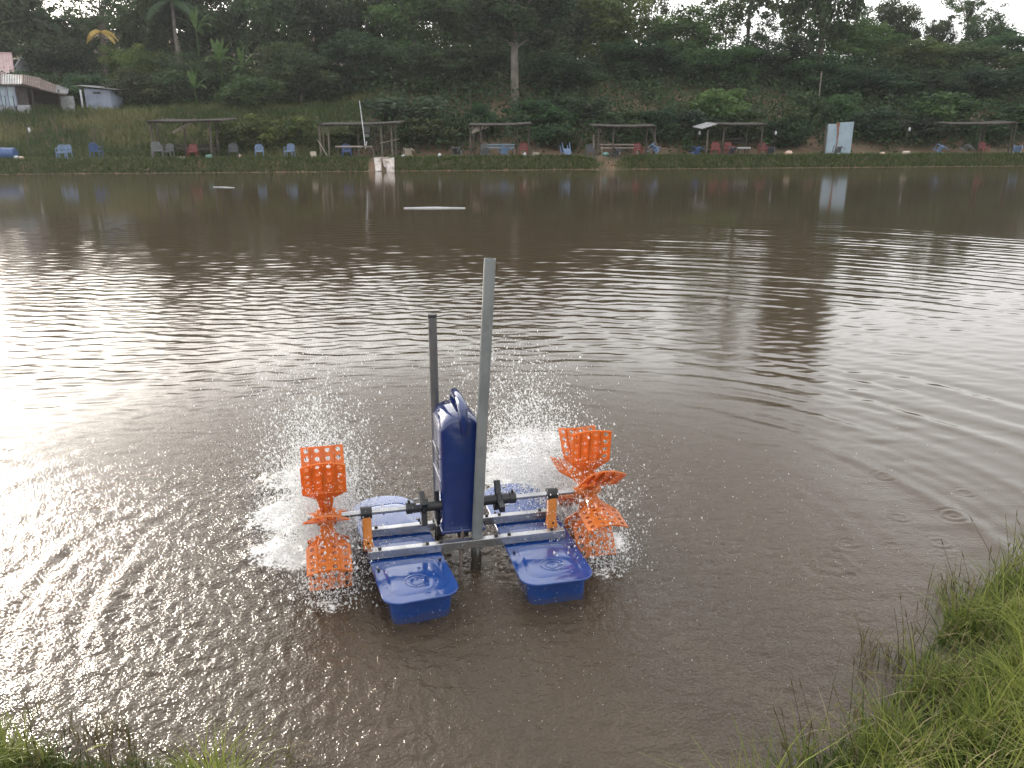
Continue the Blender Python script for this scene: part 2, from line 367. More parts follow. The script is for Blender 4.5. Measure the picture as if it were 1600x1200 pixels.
    return np_mesh('pond_water', V, np.stack([i, i + 1, i + nx + 1, i + nx], -1).reshape(-1, 4), M['water'], True, {'chop': ((1 - sstep(1.2, 4.8, rC)) * (1 - 0.5 * sstep(1.0, 2.8, X)) + .10 * wind).reshape(-1), 'foam': foam.reshape(-1)})
pond = link('pond_water', make_pond()); tag(pond, kind='structure')

# ------------------------------------------------------------------ near bank
NB = [at_z(*p, 0) for p in ((0, 1180), (130, 1196), (240, 1214), (350, 1236), (560, 1330), (800, 1370), (1060, 1330), (1245, 1215), (1345, 1146), (1418, 1076), (1462, 1000), (1540, 932), (1610, 892), (1720, 840))]
NB = [(-22, 6.5), (-8, 3.6), (-3.2, 2.66)] + NB + [(6.2, 5.2), (12, 7.0), (30, 11)]
NBA = np.array(NB)
def bank_d(X, Y):                                  # signed distance: positive on land (towards the camera)
    best = np.full(X.shape, 1e9); sg = np.zeros(X.shape)
    for (x0, y0), (x1, y1) in zip(NB[:-1], NB[1:]):
        dx, dy = x1 - x0, y1 - y0; t = np.clip(((X - x0) * dx + (Y - y0) * dy) / (dx * dx + dy * dy), 0, 1)
        d = np.hypot(X - x0 - t * dx, Y - y0 - t * dy)
        upd = d < best; best = np.where(upd, d, best)
    ysh = np.interp(X, NBA[:, 0], NBA[:, 1])
    return np.where(Y < ysh, best, -best)
def bank_h(X, Y):
    d = bank_d(X, Y)
    return np.where(d > 0, 0.62 * (1 - np.exp(-d * 0.62)), d * 0.35) + 0.05 * (fbm(X * 3, Y * 3, 31, 3) - 0.45) + 0.004
def nearsoil():
    k = NT('near_soil'); P = k.pos(False); n = k.noise(14, 5, P)
    k.l(k.mix(k.ramp(n, 0.35, 0.65), (0.035, 0.030, 0.016), (0.055, 0.060, 0.022)), k.b.inputs['Base Color']); k.b.inputs['Roughness'].default_value = 0.95; k.bump(n, 1, 0.02); return k.m
bx_ = np.concatenate([np.arange(-16, -3, 0.5), np.arange(-3, 4.5, 0.06), np.arange(4.5, 16, 0.5)]); by_ = np.concatenate([np.arange(-12, 0, 0.6), np.arange(0, 5, 0.06), np.arange(5, 9, 0.4)])
nb = link('near_bank_ground', grid_mesh('near_bank_ground', bx_, by_, bank_h, nearsoil())); tag(nb, kind='structure')

# blades: curved strips
def blades(name, mat, P, length, width, lean, segs=3, tint=None, droop=0.6, az=None):
    n = len(P); a = RNG.uniform(0, 2 * np.pi, n) if az is None else az; dirx, diry = np.cos(a), np.sin(a); sxx, syy = -diry, dirx
    V = []; T = []
    for i in range(segs + 1):
        t = i / segs; hz = length * (t - droop * lean * t * t * 0.55); out = length * lean * (t ** 1.7) * 0.9
        wd = width * (1 - t ** 1.6) * 0.5 + (0.0004 if i == segs else 0)
        for sg in (-1, 1):
            V.append(np.stack([P[:, 0] + dirx * out + sg * sxx * wd, P[:, 1] + diry * out + sg * syy * wd, P[:, 2] + hz], -1)); T.append(tint if tint is not None else np.zeros(n))
    V = np.stack(V, 1); m = 2 * (segs + 1); T = np.stack(T, 1)
    base = (np.arange(n) * m)[:, None]; F = []
    for i in range(segs): F.append(np.stack([base[:, 0] + 2 * i, base[:, 0] + 2 * i + 1, base[:, 0] + 2 * i + 3, base[:, 0] + 2 * i + 2], -1))
    F = np.concatenate(F, 0)
    return np_mesh(name, V.reshape(-1, 3), F, mat, True, {'tint': T.reshape(-1)})
def scatter_near(n, x0, x1, y0, y1, dmin, dmax, dens=None):
    X = RNG.uniform(x0, x1, n); Y = RNG.uniform(y0, y1, n); d = bank_d(X, Y); ok = (d > dmin) & (d < dmax)
    if dens is not None: ok &= RNG.uniform(0, 1, n) < dens(X, Y, d)
    X, Y, d = X[ok], Y[ok], d[ok]; return np.stack([X, Y, bank_h(X, Y)], -1), d
def near_grass(name, reg, n, label, lk=1.0):
    P, d = scatter_near(n, *reg, 0.0, 3.0, lambda X, Y, d: np.clip(0.25 + 2.2 * (fbm(X * 4, Y * 4, 41, 3) - 0.30), 0.08, 1))
    cl = fbm(P[:, 0] * 5, P[:, 1] * 5, 43, 3); ln = (0.05 + 0.55 * np.clip(cl - .22, 0, 1)) * RNG.uniform(0.5, 1.35, len(P)); ln *= lk; tint = np.clip(RNG.normal(0.36, 0.24, len(P)) + (cl - 0.45) * 2.2 + np.clip(d - 0.25, -0.3, 0.4) * 0.5, 0, 1)
    o = link(name, blades(name, M['grass'], P, ln, RNG.uniform(0.004, 0.0085, len(P)), RNG.uniform(0.25, 1.25, len(P)), 3, tint)); tag(o, label, 'grass', kind='stuff'); o.color = (1, 1, 1, 1)
near_grass('grass', (0.7, 4.3, 1.0, 4.6), 100000, 'bright green grass on the near bank, bottom right corner')
near_grass('grass', (-3.2, -0.6, 1.5, 2.9), 44000, 'dark green grass on the near bank, bottom left corner', .66)
P, d = scatter_near(14000, -9, 9, -5, 4, 0.1, 9, lambda X, Y, d: 0.8 * np.ones_like(X))
P = P[(np.abs(P[:, 0]) > 3.0) | (P[:, 1] < 1.6)]
o = link('grass', blades('grass', M['grass'], P, RNG.uniform(0.08, 0.2, len(P)), RNG.uniform(0.007, 0.014, len(P)), RNG.uniform(0.3, 1.1, len(P)), 3, RNG.uniform(0.1, 0.8, len(P)))); tag(o, 'thin green grass on the near bank below and beside the frame', 'grass', kind='stuff')
# dry straw lying through the living grass
M['straw'] = leafmat('dry_straw', (0.15, 0.115, 0.06), (0.34, 0.29, 0.17), 0.2)
P, d = scatter_near(7000, 0.7, 4.3, 1.0, 4.6, -0.04, 2.0, lambda X, Y, d: np.clip(3.0 * (fbm(X * 3, Y * 3, 55, 3) - .34), 0, 1)); P[:, 2] += RNG.uniform(0, .07, len(P))
o = link('dry_grass', blades('dry_grass', M['straw'], P, RNG.uniform(0.06, 0.20, len(P)), RNG.uniform(0.003, 0.006, len(P)), RNG.uniform(0.8, 1.7, len(P)), 3, RNG.uniform(0, 1, len(P)))); tag(o, 'dry straw-coloured blades among the green grass, bottom right', 'grass', kind='stuff')
# brownish water-edge weeds with thin stems
def edge_weeds(reg, n, label, lmax):
    P, d = scatter_near(n, *reg, -0.26, 0.16, lambda X, Y, d: np.clip(2.6 * (fbm(X * 5, Y * 5, 61, 3) - 0.36 + .6 * np.clip(d, -.3, 0)), 0, 1)); P[:, 2] = np.maximum(P[:, 2], 0.0)
    m = len(P)
    o = link('shore_weeds', blades('shore_weeds', M['weed'], P, RNG.uniform(0.05, lmax, m), RNG.uniform(0.003, 0.006, m), RNG.uniform(0.1, 1.3, m), 3, np.clip(RNG.normal(0.45, 0.3, m), 0, 1))); tag(o, label, 'weeds', kind='stuff')
edge_weeds((0.7, 3.6, 1.8, 4.6), 26000, 'brownish weeds trailing into the water along the right-hand grass', 0.16)
edge_weeds((-3.2, -0.6, 2.0, 3.0), 14000, 'brownish weeds at the waterline along the bottom left grass', 0.12)
# tall seed stalks at the water's edge
def stalks(reg, n, label, nmax=80, lmx=.34):
    P, d = scatter_near(n, *reg, -0.10, 0.22); m = len(P); V = []; mbk = MB()
    for p in P[:nmax]:
        ln = random.uniform(0.5 * lmx, lmx); a = random.uniform(0, 6.28); q = random.uniform(0.1, 0.6) * ln; b0 = Vector(p); tip = b0 + Vector((math.cos(a) * q, math.sin(a) * q, ln)); mid = (b0 + tip) / 2 + Vector((0, 0, ln * 0.08))
        mbk.tube([b0, mid, tip], [0.0016, 0.0014, 0.0009], 4)
        if random.random() < 0.6: mbk.tube([tip, tip + (tip - mid).normalized() * 0.035], [0.0030, 0.0008], 4)
        for q in range(3):
            b1 = b0.lerp(mid, random.uniform(.3, 1)); a2 = random.uniform(0, 6.28); e = b1 + Vector((math.cos(a2), math.sin(a2), 0.7)) * random.uniform(.03, .07); w_ = Vector((-math.sin(a2), math.cos(a2), 0)) * 0.004
            mbk.add([b1, b1.lerp(e, .5) + w_, e, b1.lerp(e, .5) - w_], [(0, 1, 2, 3)])
    me = mbk.mesh('seed_stalks', M['weed']); at = me.attributes.new('tint', 'FLOAT', 'POINT'); at.data.foreach_set('value', RNG.uniform(0, 0.7, len(me.vertices)).astype(np.float32))
    o = link('seed_stalks', me); tag(o, label, 'grass', kind='stuff')
stalks((0.9, 3.3, 2.0, 4.4), 500, 'thin dark seed stalks standing over the right-hand water edge')
stalks((-2.2, -0.8, 2.2, 2.8), 420, 'thin dark seed stalks standing over the bottom left water edge', 34, .17)
# one broad yellowing blade in the corner
# one broad yellowing blade in the corner
mb = MB(); A = Vector(at_z(104, 1206, 0.07) + (0.07,)); B = Vector(at_z(168, 1163, 0.16) + (0.16,)); vsb = []
for i in range(7):
    t = i / 6; c = A.lerp(B, t) + Vector((0, 0, 0.03 * math.sin(t * math.pi))); wv = Vector((0.004, 0.010, 0)) * (1 - t ** 2.2 + 0.02)
    vsb += [c - wv, c + Vector((0, 0, -0.003)), c + wv]
mb.add(vsb, [(3 * i + j, 3 * i + j + 1, 3 * i + j + 4, 3 * i + j + 3) for i in range(6) for j in range(2)])
M['yblade'] = simple('yellowing_blade', (0.24, 0.27, 0.05), (0.30, 0.27, 0.06), 30, 0.5)
tag(mb.build('grass_blade', M['yblade'], smooth=True), 'broad yellow-green blade of grass leaning in the bottom left corner', 'grass blade')

# ------------------------------------------------------------------ leaf clouds
def leaves(C, Rd, n, size, up=0.35, flat=0.8, shell=0.5):
    """n leaves for every clump centre C (k,3) of radius Rd (k,)."""
    k = len(C); idx = np.repeat(np.arange(k), n); N = len(idx)
    d = RNG.normal(size=(N, 3)); d /= np.linalg.norm(d, axis=1)[:, None]; rr = RNG.uniform(0, 1, N) ** shell
    c = C[idx] + d * (rr * Rd[idx])[:, None] * np.array([1, 1, flat])
    nr = d * 0.6 + RNG.normal(size=(N, 3)) * 0.7 + np.array([0, 0, up]); nr /= np.linalg.norm(nr, axis=1)[:, None]
    a = RNG.normal(size=(N, 3)); t = np.cross(nr, a); t /= np.linalg.norm(t, axis=1)[:, None]; b = np.cross(nr, t)
    s = size * RNG.uniform(0.6, 1.35, N)[:, None]; l = s * 0.5; w = s * RNG.uniform(0.2, 0.34, N)[:, None]
    dr = np.array([0, 0, -1.0]) * s * 0.12
    V = np.stack([c - t * l + dr, c + b * w, c + t * l + dr, c - b * w], 1)
    return V, idx
def leaf_mesh(name, mat, parts):
    Vs = []; Ts = []
    for C, Rd, n, size, kw in parts:
        V, idx = leaves(C, Rd, n, size, **kw); ct = RNG.uniform(0, 1, len(C)); t = np.clip(ct[idx] * 0.85 + RNG.uniform(-0.15, 0.25, len(idx)), 0, 1); Vs.append(V); Ts.append(np.repeat(t[:, None], 4, 1))
    V = np.concatenate(Vs); T = np.concatenate(Ts); m = len(V)
    return np_mesh(name, V.reshape(-1, 3), np.arange(m * 4).reshape(m, 4), mat, False, {'tint': T.reshape(-1)})
def crown_centres(k, shape, seed):
    rg = np.random.default_rng(seed); d = rg.normal(size=(k, 3)); d /= np.linalg.norm(d, axis=1)[:, None]; r = rg.uniform(0, 1, k) ** 0.33
    P = d * r[:, None]
    if shape == 'airy': P = P * np.array([1, 1, 1.0]); P[:, 2] = P[:, 2] * 0.9 + 0.25 * (1 - P[:, 0] ** 2)
    if shape == 'round': P *= 0.86
    if shape == 'broad': P[:, 2] *= 1.0; P += rg.normal(size=P.shape) * 0.10
    return P
# unit trees: crown of half-width 1 and half-height 1 centred on z = 0; trunk reaches down
PROTO = {}
def make_proto(key, shape, k, n, size, rad, seed, trunk_len=2.2, mat=None):
    C = crown_centres(k, shape, seed); rg = np.random.default_rng(seed + 1); Rd = rad * rg.uniform(0.6, 1.35, k)
    cm = leaf_mesh('crown_' + key, mat or M['leaf'], [(C, Rd, n, size, {}), (C * 0.7, Rd * 1.3, max(n // 4, 4), size, {})])
    mb = MB(); rnd = random.Random(seed)
    top = Vector((rnd.uniform(-.1, .1), rnd.uniform(-.1, .1), 0.35)); mb.tube([(0, 0, -trunk_len), (rnd.uniform(-.06, .06), rnd.uniform(-.06, .06), -1.0), (0, 0, -.3), top], [0.085, 0.068, 0.05, 0.02], 7)
    for i in range(14 if shape == 'airy' else 9):
        c = Vector(C[i % k]); st = Vector((0, 0, rnd.uniform(-1.0, 0.1))); mb.tube([st, st.lerp(c, 0.5) + Vector((0, 0, 0.1)), c], [0.032, 0.022, 0.008], 5)
    PROTO[key] = (cm, {})
    PROTO[key][1]['bark'] = mb.mesh('trunk_' + key, M['bark'], True)
    if key == 'broad0': PROTO[key][1]['pale'] = mb.mesh('trunk_pale', M['palebark'], True)
for i in range(4): make_proto('broad%d' % i, 'broad', 58, 170, 0.088, 0.30, 100 + i * 7)
for i in range(2): make_proto('round%d' % i, 'round', 120, 90, 0.070, 0.20, 200 + i * 7)
for i in range(3): make_proto('airy%d' % i, 'airy', 60, 55, 0.075, 0.17, 300 + i * 7, 2.6)
for i in range(4): make_proto('bush%d' % i, 'broad', 34, 100, 0.16, 0.38, 400 + i * 7, 1.3)

def tree(name, px, s, ytop, wpx, hfrac, key, tint, label, cat='tree', group=None):
    """column px, s metres behind the waterline, top at photo row ytop, crown wpx pixels wide, crown takes hfrac of the height."""
    x, Y, z = spot(px, s); ztop = at_y(px, ytop, Y)[1]; H = max(ztop - z, 0.8); hw = wpx / FPX * Y / 2; ch = H * hfrac / 2
    root = empty(name, (x, Y, z - 0.1), random.uniform(0, 6.28)); tag(root, label, cat, group)
    cz = H - ch + 0.1; cm, td = PROTO[key]
    c = link('crown', cm, root, (0, 0, cz), (0, 0, 0)); c.scale = (hw, hw, ch); c.color = tuple(tint) + (1,)
    t = link('trunk', td['pale' if 'pale trunk in mid' in label else 'bark'], root, (0, 0, cz)); tl = 2.6 if 'airy' in key else (1.3 if 'bush' in key else 2.2)
    zs = max(cz / tl, 0.2); t.scale = (min(hw, zs * 1.4) * (.5 if 'airy' in key else 1) if 'bush' not in key else hw * .6,) * 2 + (zs,)
    return root
G = {'d': (0.68, 0.76, 0.74), 'n': (1.0, 1.02, 0.95), 'l': (1.5, 1.42, 1.0), 'b': (0.95, 0.82, 0.72), 'c': (0.75, 0.95, 0.95), 'y': (1.65, 1.4, 0.85)}
def tn(k): g = G[k]; return tuple(q * random.uniform(0.88, 1.14) for q in g)
TREES = [
 # back rows: px, s, ytop, width, crown fraction, proto, tint, label
 (14, 27, -60, 150, .75, 'broad0', 'n', 'hazy broad tree at the far left edge above the pink roof'),
 (92, 24, 52, 120, .8, 'broad1', 'd', 'low dark tree directly behind the sagging roof of the old house'),
 (60, 32, -8, 90, .7, 'broad2', 'c', 'dark bushy tree under the coconut palm at the far left'),
 (176, 24, -52, 118, .62, 'airy0', 'n', 'airy tree with bare forked branches above the small grey-blue shed'),
 (142, 33, 16, 110, .8, 'broad3', 'n', 'tree behind the dry yellow fronds, left of the forked airy tree'),
 (212, 21, 70, 90, .85, 'broad0', 'l', 'light olive tree just right of the small grey-blue shed'),
 (276, 28, -95, 140, .85, 'broad1', 'd', 'tall dark tree above the leftmost shelter, right of the sky gap'),
 (238, 33, -12, 80, .8, 'broad2', 'n', 'tree half hidden at the foot of the left sky gap'),
 (352, 30, -50, 110, .85, 'broad3', 'd', 'dark tree behind the banana plants'),
 (300, 20, 82, 100, .9, 'broad2', 'n', 'leafy low tree behind the leftmost shelter roof'),
 (432, 26, -46, 120, .85, 'broad0', 'n', 'tree with pale speckled leaves above the two upright blue chairs'),
 (505, 29, -65, 130, .85, 'broad3', 'd', 'tall dark tree above the second shelter from the left'),
 (470, 18, 62, 110, .9, 'broad1', 'n', 'grey-green tree low behind the left end of the second shelter'),
 (585, 31, -44, 120, .85, 'broad2', 'n', 'tall tree above the white leaning rod'),
 (560, 20, 50, 120, .9, 'broad0', 'd', 'dark tree right behind the tip of the white leaning rod'),
 (650, 27, -70, 130, .85, 'broad1', 'l', 'pale green tall tree left of the straight pale trunk, reaching out of frame'),
 (722, 30, -60, 130, .85, 'broad3', 'n', 'tall tree above the third shelter from the left'),
 (660, 18, 70, 120, .9, 'broad2', 'd', 'dark round tree between the second and third shelters'),
 (740, 20, 60, 110, .9, 'broad1', 'd', 'shaded tree low behind the third shelter'),
 (805, 15, -60, 150, .55, 'broad0', 'd', 'tall tree on a straight bare pale trunk in mid picture'),
 (770, 34, -40, 130, .85, 'broad2', 'n', 'tree behind and left of the tall tree on the pale trunk'),
 (836, 33, -24, 120, .85, 'broad1', 'd', 'dark tree behind and right of the tall tree on the pale trunk'),
 (872, 28, -36, 120, .85, 'broad2', 'n', 'tree below the small sky gap right of mid picture'),
 (940, 27, -28, 130, .85, 'broad3', 'l', 'bright green tree above the fourth shelter from the left'),
 (880, 17, 78, 120, .9, 'broad1', 'd', 'dark tree low between the third and fourth shelters'),
 (1000, 21, 62, 120, .9, 'broad0', 'd', 'dark spreading tree behind the fourth shelter'),
 (1010, 31, -30, 90, .75, 'airy1', 'b', 'brownish dark tree at the top, left of the central sky gap'),
 (1070, 27, 8, 110, .85, 'broad2', 'l', 'yellow-green tree below the central sky gap'),
 (1165, 29, -165, 170, .85, 'airy2', 'n', 'thin feathery tree with sky showing through, right of mid picture'),
 (1130, 31, -6, 120, .75, 'airy1', 'n', 'open-crowned tree filling the gap left of the thin feathery tree'),
 (1335, 31, 14, 70, .8, 'airy2', 'n', 'small open tree between the tall brownish tree and the dome-shaped tree'),
 (1120, 20, 70, 120, .9, 'broad3', 'n', 'leafy tree behind the fifth shelter from the left'),
 (1200, 22, 52, 110, .9, 'broad1', 'd', 'dark tree behind the right end of the fifth shelter'),
 (1275, 26, -150, 130, .85, 'broad0', 'b', 'tall brownish bushy tree above the pale blue metal shed'),
 (1232, 31, 6, 100, .8, 'airy0', 'n', 'thin tree on the ridge just left of the tall brownish tree'),
 (1280, 18, 84, 110, .9, 'broad2', 'd', 'dark tree close behind the pale blue metal shed'),
 (1388, 33, -16, 84, .85, 'round0', 'd', 'dense dark dome-shaped tree on the right ridge'),
 (1458, 34, 22, 52, .85, 'round1', 'd', 'small dark domed tree right of the big dome-shaped tree'),
 (1500, 34, -20, 90, .55, 'airy1', 'b', 'thin dark tree with open branches on the right ridge'),
 (1532, 31, 18, 62, .8, 'broad1', 'n', 'bushy tree with an uneven top on the right ridge beside open sky'),
 (1340, 27, 30, 110, .85, 'broad3', 'l', 'light green tree on the slope left of the dome-shaped tree'),
 (1420, 25, 62, 120, .85, 'broad0', 'l', 'light green leafy tree below the dome-shaped tree'),
 (1500, 26, 64, 110, .85, 'broad2', 'n', 'green tree on the slope below the thin open-branched tree'),
 (1580, 27, 50, 120, .85, 'broad3', 'n', 'tree at the right edge of the picture under open sky'),
 (1360, 17, 104, 120, .9, 'broad1', 'd', 'dark low tree right of the pale blue metal shed'),
 (1450, 16, 110, 120, .9, 'broad2', 'd', 'dark low tree left of the rightmost shelter'),
 (1545, 17, 104, 130, .9, 'broad0', 'd', 'dark low tree behind the rightmost shelter'),
 (1625, 20, 70, 120, .9, 'broad1', 'n', 'shaded tree cut off by the right edge of the picture'),
]
for t in TREES: tree('tree', t[0], t[1], t[2], t[3], t[4], t[5], tn(t[6]), t[7], 'tree', 'trees on the hillside')
BUSH = [
 (30, 19, 112, 70, 'n', 'bush behind the pink roof at the far left'),
 (150, 17, 118, 80, 'n', 'bush behind the small grey-blue shed'),
 (222, 16, 108, 84, 'b', 'brownish bush right of the small grey-blue shed'),
 (268, 17, 116, 80, 'n', 'olive bush at the top of the grass slope, left of the banana plants'),
 (395, 14, 120, 90, 'n', 'bush with speckled leaves right of the banana plants'),
 (365, 6.5, 186, 60, 'l', 'green bush right of the leftmost shelter'),
 (412, 6.5, 180, 80, 'y', 'bright green bush behind the two upright blue chairs'),
 (466, 7, 186, 66, 'l', 'bright green bush left of the second shelter'),
 (545, 7.5, 190, 70, 'l', 'green bush seen through the second shelter'),
 (655, 7, 184, 80, 'b', 'reddish-brown bush right of the second shelter'),
 (700, 8, 176, 70, 'n', 'shaded bush left of the third shelter'),
 (752, 9, 166, 50, 'c', 'grey-green bush poking above the third shelter roof'),
 (640, 10, 150, 120, 'n', 'broad green bush on the slope above the second shelter'),
 (862, 7, 196, 60, 'n', 'green bush between the third shelter and the dirt landing'),
 (884, 6.2, 205, 40, 'b', 'pale dry bush above the upside-down light blue chair'),
 (835, 10, 160, 90, 'n', 'leafy bush at the foot of the straight pale trunk'),
 (910, 11, 150, 90, 'd', 'dark bush above the dirt landing'),
 (975, 8.5, 172, 70, 'n', 'bush behind the roof of the fourth shelter'),
 (1030, 8, 168, 70, 'c', 'grey-green bush at the right end of the fourth shelter'),
 (1075, 8, 176, 80, 'd', 'dark bush between the fourth and fifth shelters'),
 (1120, 11, 140, 90, 'l', 'bright leafy bush above the fifth shelter roof'),
 (1160, 8, 172, 70, 'n', 'bush seen behind the roof of the fifth shelter'),
 (1222, 7, 186, 70, 'd', 'dark bush right of the fifth shelter'),
 (1258, 9, 150, 60, 'n', 'bush left of the pale blue metal shed'),
 (1310, 10, 148, 60, 'c', 'bushy grey-green clump rising above the pale blue metal shed'),
 (1365, 8, 172, 80, 'd', 'dark bush right beside the pale blue metal shed'),
 (1430, 8, 180, 90, 'd', 'dark bush behind the lamp near the right side'),
 (1480, 10, 150, 100, 'n', 'broad bush above the left end of the rightmost shelter'),
 (1530, 8, 190, 80, 'd', 'dark bush seen through the rightmost shelter'),
 (1590, 9, 165, 90, 'd', 'dark bush at the right edge behind the rightmost shelter'),
]
for i, t in enumerate(BUSH): tree('bush', t[0], t[1], t[2], t[3], 0.95, 'bush%d' % (i % 4), tn(t[4]), t[5], 'bush', 'bushes along the foot of the hill')
# undergrowth filling the slope
def undergrowth():
    k = 3600; xs = RNG.uniform(-40, 46, k); s = RNG.uniform(5.4, 34, k); left = xs < -11; s = np.where(left, np.maximum(s, 18 + RNG.uniform(0, 8, k)), s)
    ys = SH0 + SH1 * xs + s; z = ground_h(xs, ys); rad = RNG.uniform(0.7, 1.5, k) * (1 + 0.02 * s); C = np.stack([xs, ys, z + rad * 0.55], -1)
    xb = RNG.uniform(-40, 17, 520); sb = RNG.uniform(27, 40, 520); yb = SH0 + SH1 * xb + sb; Cb = np.stack([xb, yb, ground_h(xb, yb) + RNG.uniform(.5, 3.6, 520)], -1); Cb = Cb[(xb > -12) | (RNG.uniform(0, 1, 520) < .3)]; rb = RNG.uniform(1.1, 1.9, len(Cb))
    o = link('undergrowth', leaf_mesh('undergrowth', M['leaf'], [(C, rad, 33, 0.28, {'flat': 0.9}), (Cb, rb, 70, 0.30, {})])); o.color = (0.8, 0.85, 0.8, 1); tag(o, 'dense shaded undergrowth covering the hillside between the trees', 'undergrowth', kind='stuff')
undergrowth()
# far grass
def fargrass(name, label, n, x0, x1, s0, s1, l0, l1, wd, dens, tintf):
    X = RNG.uniform(x0, x1, n); s = RNG.uniform(s0, s1, n); ok = RNG.uniform(0, 1, n) < dens(X, s); X, s = X[ok], s[ok]; Y = shore(X) + s
    P = np.stack([X, Y, ground_h(X, Y)], -1); m = len(P)
    o = link(name, blades(name, M['grassfar'], P, RNG.uniform(l0, l1, m), RNG.uniform(wd * 0.6, wd * 1.3, m), RNG.uniform(0.2, 0.9, m), 2, np.clip(tintf(X, s) + RNG.normal(0, 0.15, m), 0, 1))); tag(o, label, 'grass', kind='stuff')
fargrass('grass', 'short green grass along the far waterline', 52000, -36, 42, -0.05, 1.9, 0.10, 0.30, 0.05, lambda X, s: np.clip(1.15 - sstep(1.1, 1.9, s) - 1.1 * np.exp(-((X - 6.0) / 0.9) ** 2) - 1.4 * ((np.abs(X + 7.95) < 0.5)), 0, 1), lambda X, s: 0.05 + 0.25 * fbm(X * 0.7, s, 71, 2))
fargrass('grass', 'long olive grass on the slope below the old house', 46000, -44, -10, 4.6, 20, 0.25, 0.75, 0.07, lambda X, s: np.clip((-9.5 - X) / 4 + RNG.uniform(0, .5, len(X)), 0, 1), lambda X, s: np.clip(0.05 + 0.95 * sstep(0.36, 0.62, fbm(X * 0.28 + 9, s * 0.35, 73, 3)), 0, 1))
fargrass('grass', 'sparse tufts on the dirt strip in front of the shelters', 9000, -36, 42, 1.6, 5.5, 0.08, 0.25, 0.04, lambda X, s: 0.5 + 0 * X, lambda X, s: 0.45 + 0 * X)

# ------------------------------------------------------------------ palm, banana, dry fronds
def frond(mb, base, az, el, ln, width, droop, nseg=9, pairs=True):
    p = Vector(base); d = Vector((math.cos(az) * math.cos(el), math.sin(az) * math.cos(el), math.sin(el))); side = Vector((-math.sin(az), math.cos(az), 0)); pts = [p.copy()]
    for i in range(nseg):
        d = (d + Vector((0, 0, -droop / nseg * (0.5 + i / nseg)))).normalized(); p = p + d * ln / nseg; pts.append(p.copy())
    mb.tube(pts, [0.03 * (1 - i / (nseg + 1)) + 0.006 for i in range(nseg + 1)], 4)
    for i in range(1, nseg + 1):
        for q in (0.0, 0.5):
            c = pts[i - 1].lerp(pts[i], q); wl = width * math.sin(math.pi * (0.12 + 0.85 * (i + q) / (nseg + 1)))
            dirn = (pts[i] - pts[i - 1]).normalized()
            for sg in (-1, 1):
                e = c + side * sg * wl + dirn * wl * 0.5 + Vector((0, 0, -wl * 0.45)); m_ = c.lerp(e, 0.5) + Vector((0, 0, wl * 0.08)); wv = dirn * ln * 0.022
                mb.add([c - wv, c + wv, m_ + wv, e, m_ - wv], [(0, 1, 2, 3, 4)])
def tinted(o, lo=0.2, hi=0.8, color=(1, 1, 1, 1)):
    me = o.data; a = me.attributes.new('tint', 'FLOAT', 'POINT'); a.data.foreach_set('value', RNG.uniform(lo, hi, len(me.vertices)).astype(np.float32)); o.color = color; return o
def palm(px, s, ytop, label, ln, nf, col, lean=0.0):
    x, Y, z = spot(px, s); H = at_y(px, ytop, Y)[1] - z - ln * 0.35; root = empty('palm_tree', (x, Y, z)); tag(root, label, 'palm tree', 'palms at the left')
    mb = MB(); mb.tube([(0, 0, -.1), (lean * .3, 0, H * .4), (lean, 0, H)], [0.22, 0.15, 0.12], 8); mb.build('trunk', M['palebark'], root, True)
    for i in range(nf):
        mb = MB(); frond(mb, (lean, 0, H), i * 2.4 + random.uniform(-.2, .2), random.uniform(-0.1, 1.2), ln * random.uniform(.85, 1.1), ln * .22, random.uniform(1.0, 1.9)); tinted(mb.build('frond', M['leaf'], root), 0.2, 0.8, col)
    return root
palm(52, 28, 2, 'coconut palm with a dark drooping crown at the far left', 3.0, 18, (0.75, 0.9, 0.95, 1))
palm(83, 30, 18, 'small palm with thin fronds against the left sky gap', 2.2, 12, (0.8, 0.95, 1.0, 1), 0.5)
palm(285, 24, -24, 'tall palm with fronds crossing the sky above the leftmost shelter', 3.2, 16, (0.8, 0.95, 0.95, 1))
palm(505, 33, -22, 'palm crown just breaking the skyline left of mid picture', 2.6, 12, (0.8, 0.95, 0.95, 1))
x, Y, z = spot(172, 21)
root = empty('dry_palm', (x, Y, z)); tag(root, 'young palm with dry yellow fronds hanging below the forked airy tree', 'palm tree')
ht = at_y(172, 50, Y)[1] - z
MB().tube([(0, 0, -.1), (0.05, 0, ht * .6), (0, 0, ht)], [.12, .10, .07], 7).build('trunk', M['bark'], root, True)
for a_, e_ in ((2.9, .35), (3.3, .1), (0.15, .3), (-0.2, .05), (1.2, .6), (4.6, .5)):
    mb = MB(); frond(mb, (0, 0, ht), a_, e_, 1.5, .42, 2.1); tinted(mb.build('frond', M['yellow'], root), 0, 1)
